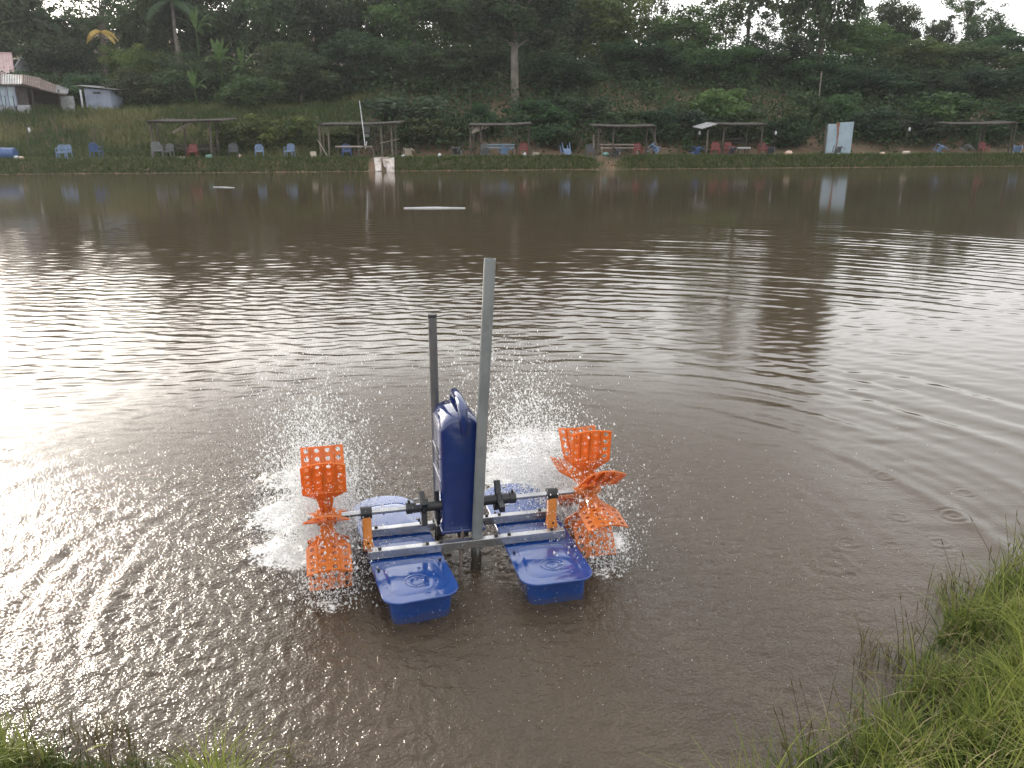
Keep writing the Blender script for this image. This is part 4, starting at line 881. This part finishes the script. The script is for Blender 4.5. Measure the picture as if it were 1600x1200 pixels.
# pale blue metal shed at the right
x, Y, z = spot(1314, 2.6); O = Vector((x, Y, z)); rt = empty('metal_shed', O, R(-19)); tag(rt, 'pale blue sheet-metal shed with a rust streak at the right', 'shed')
def q(px, py, dy=0): return wpt(px, py, Y + dy) - O
a, b = q(1296, 193), q(1333.5, 190); m0 = q(1310, 192)
MB().patch((a.x, 0, -.1), (m0.x + .14, 0, -.1), (a.x, 0, a.z - .02), (m0.x + .14, 0, m0.z - .06), 14, 2, .01, .02).build('wall_sheet', M['paleblue'], rt)
MB().patch((m0.x + .02, -.03, -.1), (b.x - .01, -.03, -.1), (m0.x + .06, -.03, m0.z + .02), (b.x, -.03, b.z), 20, 2, .01, .02).build('wall_sheet', M['paleblue'], rt)
for xx in (a.x, b.x - .05): MB().patch((xx, .04, -.1), (xx, 1.5, -.1), (xx, .04, a.z - .05), (xx, 1.5, a.z - .2), 20, 1, .01, .02).build('side_sheet', M['paleblue'], rt)
MB().patch((a.x, 1.55, -.1), (b.x, 1.55, -.1), (a.x, 1.55, a.z - .2), (b.x, 1.55, a.z - .2), 20, 1, .01, .02).build('rear_sheet', M['paleblue'], rt)
MB().patch((a.x - .1, .1, a.z - .1), (b.x + .05, .1, a.z - .1), (a.x - .1, 1.7, a.z - .25), (b.x + .05, 1.7, a.z - .25), 24, 1, .012, .02).build('roof', M['rust'], rt)
MB().box((a.x - .09, -.02, a.z / 2 - .12), (.11, .09, a.z - .0)).build('corner_post', M['wood'], rt)
V_ = [(m0.x - .10, m0.z + .02), (m0.x + .15, m0.z + .0), (m0.x + .10, m0.z - .35), (m0.x + .13, m0.z - .7), (m0.x + .10, m0.z - 1.2), (m0.x + .09, .1), (m0.x + .04, .1), (m0.x + .05, m0.z - 1.1), (m0.x + .02, m0.z - .6), (m0.x - .02, m0.z - .3)]
MB().add([(x_, -.062, z_) for x_, z_ in V_] + [(x_, -.056, z_) for x_, z_ in V_], [tuple(range(10)), tuple(range(19, 9, -1))] + [(i, (i + 1) % 10, 10 + (i + 1) % 10, 10 + i) for i in range(10)]).build('rust_streak', M['ruststain'], rt)
# floating sticks
def floatstick(label, pa, pb, r):
    a = Vector(at_z(*pa, .01) + (.01,)); b = Vector(at_z(*pb, .01) + (.01,)); o = MB().tube([Vector((0, 0, 0)), (b - a) * .5 + Vector((0, .1, .0)), b - a], [r * .6, r, r * .5], 7).build('floating_stick', M['white'], loc=a); tag(o, label, 'stick', 'sticks floating on the pond')
floatstick('long pale stick floating on the far water left of the tall post', (631, 325), (727, 325), .03)
floatstick('short pale stick floating near the far left bank', (333, 292), (366, 293), .02)
# ------------------------------------------------------------------ paddle-wheel aerator
def plastic(name, c, rough, wet=True, transl=0.0, lump=1.0, scum=False, coat=0.0):
    k = NT(name); b = k.b; P = k.pos(); n1 = k.noise(7.0, 4, P); n2 = k.noise(22.0, 4, P); n3 = k.noise(160.0, 2, P)
    col = k.mix(k.ramp(n1, .35, .7), c, tuple(q * .84 for q in c)); col = k.mix(k.math('MULTIPLY', k.ramp(n2, .60, .75), .22 * lump), col, (0.30, 0.30, 0.30)); k.l(col, b.inputs['Base Color'])
    if scum:
        zz = k.n('ShaderNodeSeparateXYZ'); k.l(P, zz.inputs[0]); f_ = k.math('MULTIPLY', k.ramp(k.math('ADD', zz.outputs[2], k.math('MULTIPLY', n2, -.09)), -.005, -.04), .4); col = k.mix(f_, col, (0.075, 0.062, 0.040)); col = k.mix(k.math('MULTIPLY', k.ramp(k.noise(70.0, 3, P, .7), .60, .68), .30), col, (0.20, 0.17, 0.13)); k.l(col, b.inputs['Base Color'])
    k.l(k.math('MULTIPLY_ADD', k.ramp(n2, .40, .62), rough, .05) if wet else k.math('MULTIPLY_ADD', n2, .25, rough - .1), b.inputs['Roughness'])
    k.bump(k.math('ADD', k.math('MULTIPLY', n1, .012 * lump), k.math('ADD', k.math('MULTIPLY', n2, .0022 * lump), k.math('MULTIPLY', n3, .00022))), 1.0, 0.55)
    if coat: b.inputs['Coat Weight'].default_value = coat; b.inputs['Coat Roughness'].default_value = .03; b.inputs['Coat IOR'].default_value = 1.45
    if transl:
        tr = k.n('ShaderNodeBsdfTranslucent'); k.l(col, tr.inputs['Color']); ms = k.n('ShaderNodeMixShader'); ms.inputs[0].default_value = transl; k.l(b.outputs[0], ms.inputs[1]); k.l(tr.outputs[0], ms.inputs[2]); k.l(ms.outputs[0], k.out.inputs['Surface'])
    return k.m
M['float'] = plastic('float_blue_plastic', (0.011, 0.054, 0.235), .14, True, 0.0, .16, True, .9); M['casing'] = plastic('cover_blue_plastic', (0.009, 0.024, 0.115), .20, True, 0.0, .12, False, .6); M['orange'] = plastic('orange_plastic', (0.80, 0.25, 0.055), .30, True, .42, .25); M['orange2'] = plastic('orange_post_plastic', (0.62, 0.22, 0.05), .30, True, 0.0, .2)
M['steel'] = simple('stainless_steel', (0.46, 0.46, 0.47), (0.36, 0.36, 0.37), 14, .28, .95); M['galv'] = simple('galvanised_pipe', (0.20, 0.212, 0.212), (0.145, 0.155, 0.155), 9, .5, .2, c3=(0.12, 0.12, 0.115)); M['darkpipe'] = simple('dark_steel_pipe', (0.12, 0.12, 0.125), (0.08, 0.08, 0.08), 9, .5, .3, c3=(0.12, 0.085, 0.065))
def tide(m):
    t = m.node_tree; b = t.nodes['Principled BSDF']; src = b.inputs['Base Color'].links[0].from_socket; g = t.nodes.new('ShaderNodeNewGeometry'); sx = t.nodes.new('ShaderNodeSeparateXYZ'); nz_ = t.nodes.new('ShaderNodeTexNoise'); nz_.inputs['Scale'].default_value = 18; nz_.inputs['Detail'].default_value = 5
    ad = t.nodes.new('ShaderNodeMath'); ad.operation = 'MULTIPLY_ADD'; ad.inputs[1].default_value = -.22; mr = t.nodes.new('ShaderNodeMapRange'); mr.inputs['From Min'].default_value = .02; mr.inputs['From Max'].default_value = -.02; mxx = t.nodes.new('ShaderNodeMix'); mxx.data_type = 'RGBA'; mxx.inputs['B'].default_value = (.055, .046, .034, 1)
    t.links.new(g.outputs['Position'], sx.inputs[0]); t.links.new(nz_.outputs['Fac'], ad.inputs[0]); t.links.new(sx.outputs[2], ad.inputs[2]); t.links.new(ad.outputs[0], mr.inputs['Value']); t.links.new(mr.outputs[0], mxx.inputs['Factor']); t.links.new(src, mxx.inputs['A']); t.links.new(mxx.outputs['Result'], b.inputs['Base Color'])
tide(M['galv']); tide(M['darkpipe'])
M['rope'] = simple('wet_rope', (0.13, 0.10, 0.085), (0.08, 0.06, 0.05), 60, .9); M['greenwire'] = simple('green_wire', (0.02, 0.16, 0.09), (0.015, 0.11, 0.06), 60, .5)
AE = empty('paddlewheel_aerator', (AO[0], AO[1], 0), AYAW); tag(AE, 'blue floating pond aerator with two orange paddle wheels splashing in the foreground', 'aerator')
def outline(ins, hw=.182, v0=-.54, v1=.64, rf=.085):
    hw = hw - ins; v0 += ins; v1 -= ins; rf = max(rf - ins, .012); P_ = []
    for i in range(9): a = math.pi + (math.pi / 2) * i / 8; P_.append((-hw + rf + rf * math.cos(a), v0 + rf + rf * math.sin(a)))
    for i in range(1, 6): P_.append((-hw + rf + (2 * hw - 2 * rf) * i / 6, v0))
    for i in range(9): a = 1.5 * math.pi + (math.pi / 2) * i / 8; P_.append((hw - rf + rf * math.cos(a), v0 + rf + rf * math.sin(a)))
    for i in range(1, 12): P_.append((hw, v0 + rf + (v1 - hw - v0 - rf) * i / 12))
    for i in range(25): a = math.pi * i / 24; P_.append((hw * math.cos(a), v1 - hw + hw * math.sin(a)))
    for i in range(1, 12): P_.append((-hw, v1 - hw + (v0 + rf - v1 + hw) * i / 12))
    return P_
def rrect(hx, hy, r, cx=0, cy=0, n=6):
    P_ = []
    for qx, qy, a0 in ((1, -1, -.5), (1, 1, 0), (-1, 1, .5), (-1, -1, 1)):
        for i in range(n + 1): a = math.pi * (a0 + .5 * i / n); P_.append((cx + qx * (hx - r) + r * math.cos(a), cy + qy * (hy - r) + r * math.sin(a)))
    return P_
def make_float(u, rot):
    fl = MB(); rings = [(.075, -.13), (.045, -.115), (.034, .05), (.030, .108), (.001, .109), (-.002, .112), (-.002, .119), (.001, .1225), (.030, .1235)]
    fl.loft([[(x_, y_, z_) for x_, y_ in outline(i_)] for i_, z_ in rings]); f = fl.build('float', M['float'], AE, True, loc=(u, 0, .014), rot=(0, 0, rot))
    for (cy, hx, hy) in ((-.325, .135, .165), (.008, .125, .075), (.36, .125, .16)):
        mb = MB(); mb.loft([[(x_, y_, z_) for x_, y_ in rrect(hx - i_, hy - i_, min(.06, hy - i_ - .002))] for i_, z_ in ((0, .1236), (.012, .1275), (.030, .1295), (.050, .1305))], False, True); mb.build('raised_panel', M['float'], f, True, loc=(0, cy, 0))
    em = MB()
    for rx, ry in ((.056, .056), (.034, .034)): em.tube([(rx * math.cos(t * math.pi / 14), -.385 + ry * math.sin(t * math.pi / 14), .131) for t in range(29)], .0035, 6, False)
    em.tube([(.010 * t * math.cos(t * 1.1), -.385 + .010 * t * math.sin(t * 1.1), .1312) for t in [i * .25 for i in range(9)]], .003, 5)
    em.box((.038, -.40, .1312), (.03, .006, .004), Matrix.Rotation(.5, 3, 'Z')); em.box((-.02, -.425, .1312), (.028, .006, .004)); em.build('emblem', M['float'], f, True)
    for (bx, by) in ((-.155, -.22), (.155, -.22), (-.155, .25), (.155, .25)): MB().tube([(bx, by, .124), (bx, by, .133)], .007, 8).build('bolt', M['black'], f)
make_float(-.325, R(5.5)); make_float(.388, R(-.5))
for v in (-.115, .125):
    mb = MB(); mb.box((0.015, v, .188), (1.03, .034, .004)); mb.box((0.015, v - .017, .168), (1.03, .004, .043)); mb.box((0.015, v + .017, .168), (1.03, .004, .043)); mb.build('cross_rail', M['steel'], AE, bevel=.0015)
for u in (-.482, .512):
    mb = MB(); mb.box((u, .005, .163), (.034, .200, .004)); mb.box((u - .016, .005, .150), (.004, .200, .026)); mb.box((u + .016, .005, .150), (.004, .200, .026)); mb.build('side_rail', M['steel'], AE)
for v in (-.115, .125):
    for u in (-.44, -.20, -.13, .16, .23, .46): MB().tube([(u, v, .189), (u, v, .200)], .009, 6).build('rail_bolt', M['black'], AE)
AXZ = .345
for sg in (-1, 1):
    MB().tube([(sg * .10, 0, AXZ), (sg * .74, 0, AXZ)], .0145, 14).build('shaft', M['steel'], AE, True)
    ub = sg * .492
    mb = MB(); mb.loft([[(ub + x_, y_, z_) for x_, y_ in rrect(hx, hy, .008, 0, 0, 3)] for hx, hy, z_ in ((.022, .022, .135), (.026, .034, .150), (.027, .036, .165), (.023, .026, .20), (.023, .024, .345))]); bp = mb.build('bearing_post', M['orange2'], AE, True, bevel=.002)
    MB().tube([(ub - .028, 0, AXZ), (ub + .028, 0, AXZ)], .031, 18).build('bearing_cap', M['black'], bp, True)
    MB().tube([(ub, -.027, .185), (ub, -.033, .185)], .006, 8).build('bolt', M['black'], bp)
    # coupling: sleeve, three-armed flange, grub screws
    mb = MB(); mb.tube([(sg * .095, 0, AXZ), (sg * .19, 0, AXZ)], .026, 16); mb.tube([(sg * .19, 0, AXZ), (sg * .205, 0, AXZ)], .036, 16); mb.tube([(sg * .215, 0, AXZ), (sg * .255, 0, AXZ)], .027, 16); mb.tube([(sg * .258, 0, AXZ), (sg * .29, 0, AXZ)], .030, 16); cp = mb.build('coupling', M['black'], AE, True)
    for i in range(3):
        a = i * 2.094 + (.35 if sg < 0 else 1.2); d_ = Vector((0, math.cos(a), math.sin(a))); MB().box(Vector((sg * .198, 0, AXZ)) + d_ * .056, (.030, .088, .034), Matrix.Rotation(a, 3, 'X')).build('coupling_arm', M['black'], cp, bevel=.003)
        c_ = Vector((sg * .222, 0, AXZ)) + d_ * .06; MB().tube([c_, c_ + Vector((sg * .02, 0, 0))], .007, 6).build('bolt', M['steel'], cp)
    MB().tube([(sg * .274, 0, AXZ + .028), (sg * .274, 0, AXZ + .046)], .007, 6).build('grub_screw', M['black'], cp)
# gearbox and motor bracket under the cover
mb = MB(); mb.box((-.105, .10, .215), (.045, .10, .16)); mb.box((.105, .10, .215), (.045, .10, .16)); mb.box((0, .10, .19), (.26, .16, .05)); mb.build('motor_bracket', M['black'], AE, bevel=.004)
MB().tube([(-.125, .02, .26), (-.125, .02, .42)], .012, 8).build('bracket_rod', M['black'], AE)
mb = MB(); mb.box((-.0, -.02, .192), (.055, .05, .05)); mb.build('cable_gland', M['black'], AE, bevel=.005)
# motor cover
def arch(hw, zb, zt, r, n=8, flare=.006):
    P_ = [(-hw - flare, zb), (hw + flare, zb), (hw, zb + .05)]
    for i in range(n + 1): a = (math.pi / 2) * i / n; P_.append((hw - r + r * math.cos(a), zt - r + r * math.sin(a)))
    for i in range(1, 4): P_.append(((hw - r) * (1 - 2 * i / 4), zt + .004 * math.sin(math.pi * i / 4)))
    for i in range(n + 1): a = math.pi / 2 + (math.pi / 2) * i / n; P_.append((-hw + r + r * math.cos(a), zt - r + r * math.sin(a)))
    P_.append((-hw, zb + .05)); return P_
CV0, CV1, CZB, CZT = -.045, .265, .205, .832
mb = MB(); mb.loft([[(x_, v, z_) for x_, z_ in arch(.105 - i_, CZB + i_ * .3, CZT - i_, .085 - i_ * .6)] for v, i_ in ((CV0, .016), (CV0 + .004, .007), (CV0 + .014, .0), (CV0 + .10, -.003), (CV1 - .1, -.003), (CV1 - .014, 0), (CV1 - .004, .007), (CV1, .016))])
cv = mb.build('motor_cover', M['casing'], AE, True)
mb = MB(); mb.tube([(.012, CV0 - .012, CZT - .085), (.012, CV0 - .014, CZT - .03), (.012, CV0 + .005, CZT + .035), (.012, CV0 + .05, CZT + .052), (.012, .11, CZT + .058), (.012, CV1 - .05, CZT + .052), (.012, CV1 - .005, CZT + .035), (.012, CV1 + .01, CZT - .03), (.012, CV1 + .008, CZT - .085)], [.015, .021, .0245, .0245, .0235, .0245, .0245, .021, .015], 12); mb.build('carry_handle', M['casing'], cv, True)
for z_ in (.61, .48): 
    mb = MB()
    for sg in (-1, 1): mb.box((sg * .1075, .11, z_), (.006, .27, .010))
    mb.build('seam_band', M['casing'], cv, bevel=.002)
mb = MB(); mb.box((0, .11, .210), (.232, .334, .018)); mb.build('bottom_flange', M['casing'], cv, bevel=.004)
# dark marks printed on the left side of the cover
mb = MB()
def stroke(v, z, lv, lz): mb.box((-.1092, v, z), (.0012, lv, lz))
for v0, strokes in ((.030, ((0, .61, .012, .058), (.034, .61, .012, .058), (.017, .612, .03, .012), (.055, .615, .010, .05), (.075, .60, .035, .011), (.075, .63, .035, .011), (.092, .615, .010, .045))), (.04, ((0, .548, .012, .035), (.02, .562, .045, .010), (.02, .538, .045, .010), (.045, .549, .011, .024)))):
    for v, z, lv, lz in strokes: stroke(v0 + v, z, lv, lz)
mb.build('side_lettering', M['black'], cv)
# paddle wheels
def paddle_mesh():
    mb = MB(); W_, r0, r1, t = .212, .186, .357, .0035; nx, ny = 4, 4; cw, chh = W_ / nx, (r1 - r0) / ny; rh = .0122
    for i in range(nx):
        for j in range(ny):
            cx, cz = -W_ / 2 + (i + .5) * cw, r0 + (j + .5) * chh; cup = lambda x_: -.05 * (x_ / .106) ** 2 * .5
            sq = [(cx + a * cw / 2, cz + b * chh / 2) for a, b in ((1, 0), (1, 1), (0, 1), (-1, 1), (-1, 0), (-1, -1), (0, -1), (1, -1))]; oc = [(cx + rh * math.cos(k * math.pi / 4), cz + rh * math.sin(k * math.pi / 4)) for k in range(8)]
            V_ = [(x_, s * t + cup(x_), z_) for s in (-1, 1) for ring in (sq, oc) for x_, z_ in ring]; F_ = []
            for k in range(8):
                n_ = (k + 1) % 8; F_ += [(k, n_, 8 + n_, 8 + k), (16 + n_, 16 + k, 24 + k, 24 + n_), (8 + k, 8 + n_, 24 + n_, 24 + k)]
                if (i == 0 and k in (3, 4)) or (i == nx - 1 and k in (7, 0)) or (j == 0 and k in (5, 6)) or (j == ny - 1 and k in (1, 2)): F_.append((n_, k, 16 + k, 16 + n_))
            mb.add(V_, F_)
    # tapering neck
    zs = [(.186, .106), (.122, .034), (.08, .024), (.035, .022)]
    for (za, wa), (zb_, wb) in zip(zs[:-1], zs[1:]):
        y1 = -.025 if za == .186 else 0
        mb.add([(-wa, -t + y1, za), (wa, -t + y1, za), (wb, -t, zb_), (-wb, -t, zb_), (-wa, t + y1, za), (wa, t + y1, za), (wb, t, zb_), (-wb, t, zb_)], [(0, 1, 2, 3), (7, 6, 5, 4), (0, 3, 7, 4), (1, 5, 6, 2), (0, 4, 5, 1), (3, 2, 6, 7)])
    for x_ in (-.053, 0, .053): mb.box((x_, -.010, .270), (.006, .020, .165))                         # stiffening ribs
    mb.tube([(0, -.006, .05), (0, -.010, .30)], [.013, .006], 6); mb.tube([(-.02, 0, .04), (-.05, -.006, .20)], [.008, .005], 6); mb.tube([(.02, 0, .04), (.05, -.006, .20)], [.008, .005], 6)
    me = mb.mesh('paddle', M['orange'], False); return me
PM = paddle_mesh()
def wheel(u, phase):
    mb = MB(); mb.tube([(-.05, 0, 0), (-.045, 0, 0), (.045, 0, 0), (.05, 0, 0)], [.03, .042, .042, .03], 18); mb.tube([(-.075, 0, 0), (.075, 0, 0)], .022, 12); w_ = mb.build('paddle_wheel', M['orange'], AE, True, loc=(u, 0, AXZ))
    MB().tube([(-math.copysign(.0, u), 0, 0), (math.copysign(.092, u), 0, 0)], .014, 10).build('shaft_end', M['steel'], w_)
    for i in range(8): p = link('paddle', PM, w_, (0, 0, 0), (math.pi / 2 - R(phase + 45 * i), 0, 0))
wheel(-.69, 26); wheel(.69, 39)
# mooring rope from the gland into the water
MB().tube([(-.005, -.05, .205), (-.018, -.085, .16), (-.03, -.13, .08), (-.045, -.18, .0), (-.055, -.22, -.06)], .010, 8).build('mooring_rope', M['rope'], AE, True)

# ------------------------------------------------------------------ two posts driven into the pond bed
pb = Vector(at_z(743, 888, 0) + (0,)); pt = wpt(765.5, 404, pb.y + .02); rt = empty('mooring_post', (pb.x, pb.y, 0)); tag(rt, 'tall galvanised steel post leaning slightly right in front of the aerator', 'post', 'mooring posts at the aerator')
dv = (pt - pb); mb = MB(); n = 20; r_ = .0285; u1 = dv.orthogonal().normalized(); u2 = dv.normalized().cross(u1)
mb.loft([[Vector((0, 0, 0)) + dv * t + (u1 * math.cos(2 * math.pi * k / n) + u2 * math.sin(2 * math.pi * k / n)) * rr for k in range(n)] for t, rr in ((-.35, r_), (0, r_), (.5, r_), (1, r_), (1, r_ - .004), (.93, r_ - .004))], False, True); mb.build('pipe', M['galv'], rt, True)
c0 = dv * (.245 / pt.z * .70); 
mb = MB(); mb.tube([c0 + (u1 * math.cos(t * .55) + u2 * math.sin(t * .55)) * (r_ + .003) + dv.normalized() * .003 * math.sin(t * 1.7) for t in range(24)], .0028, 5); mb.tube([c0 + Vector((-.028, -.012, 0)), c0 + Vector((-.05, -.02, .012)), c0 + Vector((-.045, -.025, -.012))], .0028, 5); mb.build('tie_wire', M['greenwire'], rt, True)
pb = Vector(aw(-.105, .30) + (0,)); rt = empty('mooring_post', (x_at(681, pb.y, .6), pb.y, 0)); tag(rt, 'shorter dark steel post standing behind the blue motor cover', 'post', 'mooring posts at the aerator')
pt = wpt(680, 492, pb.y); mb = MB(); r_ = .0225
mb.loft([[(rr * math.cos(2 * math.pi * k / n), rr * math.sin(2 * math.pi * k / n), z_) for k in range(n)] for z_, rr in ((-.4, r_), (.3, r_), (pt.z, r_), (pt.z, r_ - .004), (pt.z - .1, r_ - .004))], False, True); mb.build('pipe', M['darkpipe'], rt, True)
MB().tube([(0, 0, pt.z - .012), (0, 0, pt.z + .004)], .0245, 16).build('end_cap', M['black'], rt, True)

# ------------------------------------------------------------------ thrown water
k = NT('water_drops'); k.b.inputs['Base Color'].default_value = (.92, .93, .94, 1); k.b.inputs['Roughness'].default_value = .12; k.b.inputs['IOR'].default_value = 1.33
tr = k.n('ShaderNodeBsdfTranslucent'); tr.inputs['Color'].default_value = (.95, .95, .95, 1); ms = k.n('ShaderNodeMixShader'); ms.inputs[0].default_value = .65; k.l(k.b.outputs[0], ms.inputs[1]); k.l(tr.outputs[0], ms.inputs[2]); k.l(ms.outputs[0], k.out.inputs['Surface']); M['drops'] = k.m
OCT = np.array([(1, 0, -.4), (-.5, .87, -.4), (-.5, -.87, -.4), (0, 0, 1), (0, 0, -1)], float); OF = np.array([(0, 1, 3), (1, 2, 3), (2, 0, 3), (1, 0, 4), (2, 1, 4), (0, 2, 4)])
def drops(name, P, r, label, vel=None):
    n = len(P); s = np.ones((n, 3)) * r[:, None]; s *= RNG.uniform(.75, 1.3, (n, 3)); s[:, 2] *= 1.25
    V = P[:, None, :] + OCT[None] * s[:, None, :]; F_ = (OF[None] + (np.arange(n) * 5)[:, None, None]).reshape(-1, 3)
    o = link(name, np_mesh(name, V.reshape(-1, 3), F_, M['drops'], True)); tag(o, label, 'spray', kind='stuff')
def spray(u, n, label, bias, vb):
    c, s_ = math.cos(AYAW), math.sin(AYAW); m = n
    t = RNG.uniform(0, 1, m) ** .8; vz = np.clip(np.abs(RNG.normal(2.5, .9, m)), 0, 4.0); vv = np.clip(RNG.normal(1.6, .85, m), -.6, 3.2); vu = RNG.normal(0, .38, m) + bias      # jets thrown up and away behind the wheel
    T = 2 * vz / 9.81; tt = t * T; uu = u + RNG.uniform(-.13, .13, m) + vu * tt; v = vb + RNG.normal(.0, .14, m) + vv * tt; z = .02 + vz * tt - 4.9 * tt * tt
    m2 = n // 4; a = RNG.uniform(0, 2 * np.pi, m2); rr = .36 * np.sqrt(RNG.uniform(.05, 1.35, m2)); uu2 = u + RNG.normal(0, .10, m2); v2 = rr * np.cos(a); z2 = np.abs(AXZ + rr * np.sin(a)) * RNG.uniform(.05, 1, m2)
    m3 = int(n * .35); rb = np.abs(RNG.normal(0, .22, m3)); a3 = RNG.uniform(0, 2 * np.pi, m3); fl_ = RNG.uniform(0, 1, m3); uu3 = u + rb * np.cos(a3) + bias * fl_ * .8; v3 = vb + fl_ * 1.0 + rb * np.sin(a3) * 1.35; z3 = RNG.exponential(.085, m3)
    U = np.concatenate([uu, uu2, uu3]); V = np.concatenate([v, v2, v3]); Z = np.concatenate([z, z2, z3]); ok = Z > .0
    U, V, Z = U[ok], V[ok], Z[ok]; P = np.stack([AO[0] + U * c - V * s_, AO[1] + U * s_ + V * c, Z], -1); r = np.clip(RNG.lognormal(-6.1, .5, len(P)), .0009, .0085)
    big = RNG.uniform(0, 1, len(P)) < .035; r = np.where(big, RNG.uniform(.004, .0085, len(P)), r)
    drops('spray', P, r, label)
spray(-.69, 25000, 'white spray thrown up by the left orange paddle wheel', -.15, .18); spray(.69, 27000, 'white spray thrown up by the right orange paddle wheel', -.34, .22)
n = 7000; a = RNG.uniform(0, 2 * np.pi, n); rr = np.abs(RNG.normal(0, 1.15, n)); P = np.stack([AO[0] - .05 + rr * np.cos(a) * 1.15, AO[1] + .30 + rr * np.sin(a), RNG.exponential(.06, n)], -1); P = P[P[:, 1] > 2.6]
drops('spray', P, np.clip(RNG.lognormal(-6.7, .35, len(P)), .0008, .003), 'fine drops raining on the water all round the aerator')
# ------------------------------------------------------------------ thin air haze
def haze(density):
    hm = bpy.data.materials.new('haze_air'); hm.use_nodes = True; t = hm.node_tree
    for nd in list(t.nodes):
        if nd.type != 'OUTPUT_MATERIAL': t.nodes.remove(nd)
    v = t.nodes.new('ShaderNodeVolumePrincipled'); v.inputs['Color'].default_value = (.92, .95, 1, 1); v.inputs['Density'].default_value = density; v.inputs['Anisotropy'].default_value = .45
    t.links.new(v.outputs[0], [nd for nd in t.nodes if nd.type == 'OUTPUT_MATERIAL'][0].inputs['Volume'])
    o = MB().box((0, 62, 11.0), (330, 180, 29)).build('haze', hm); tag(o, 'thin pale haze in the air over the pond and hillside', 'haze', kind='stuff')
HAZE = 0.00028
if HAZE: haze(HAZE)
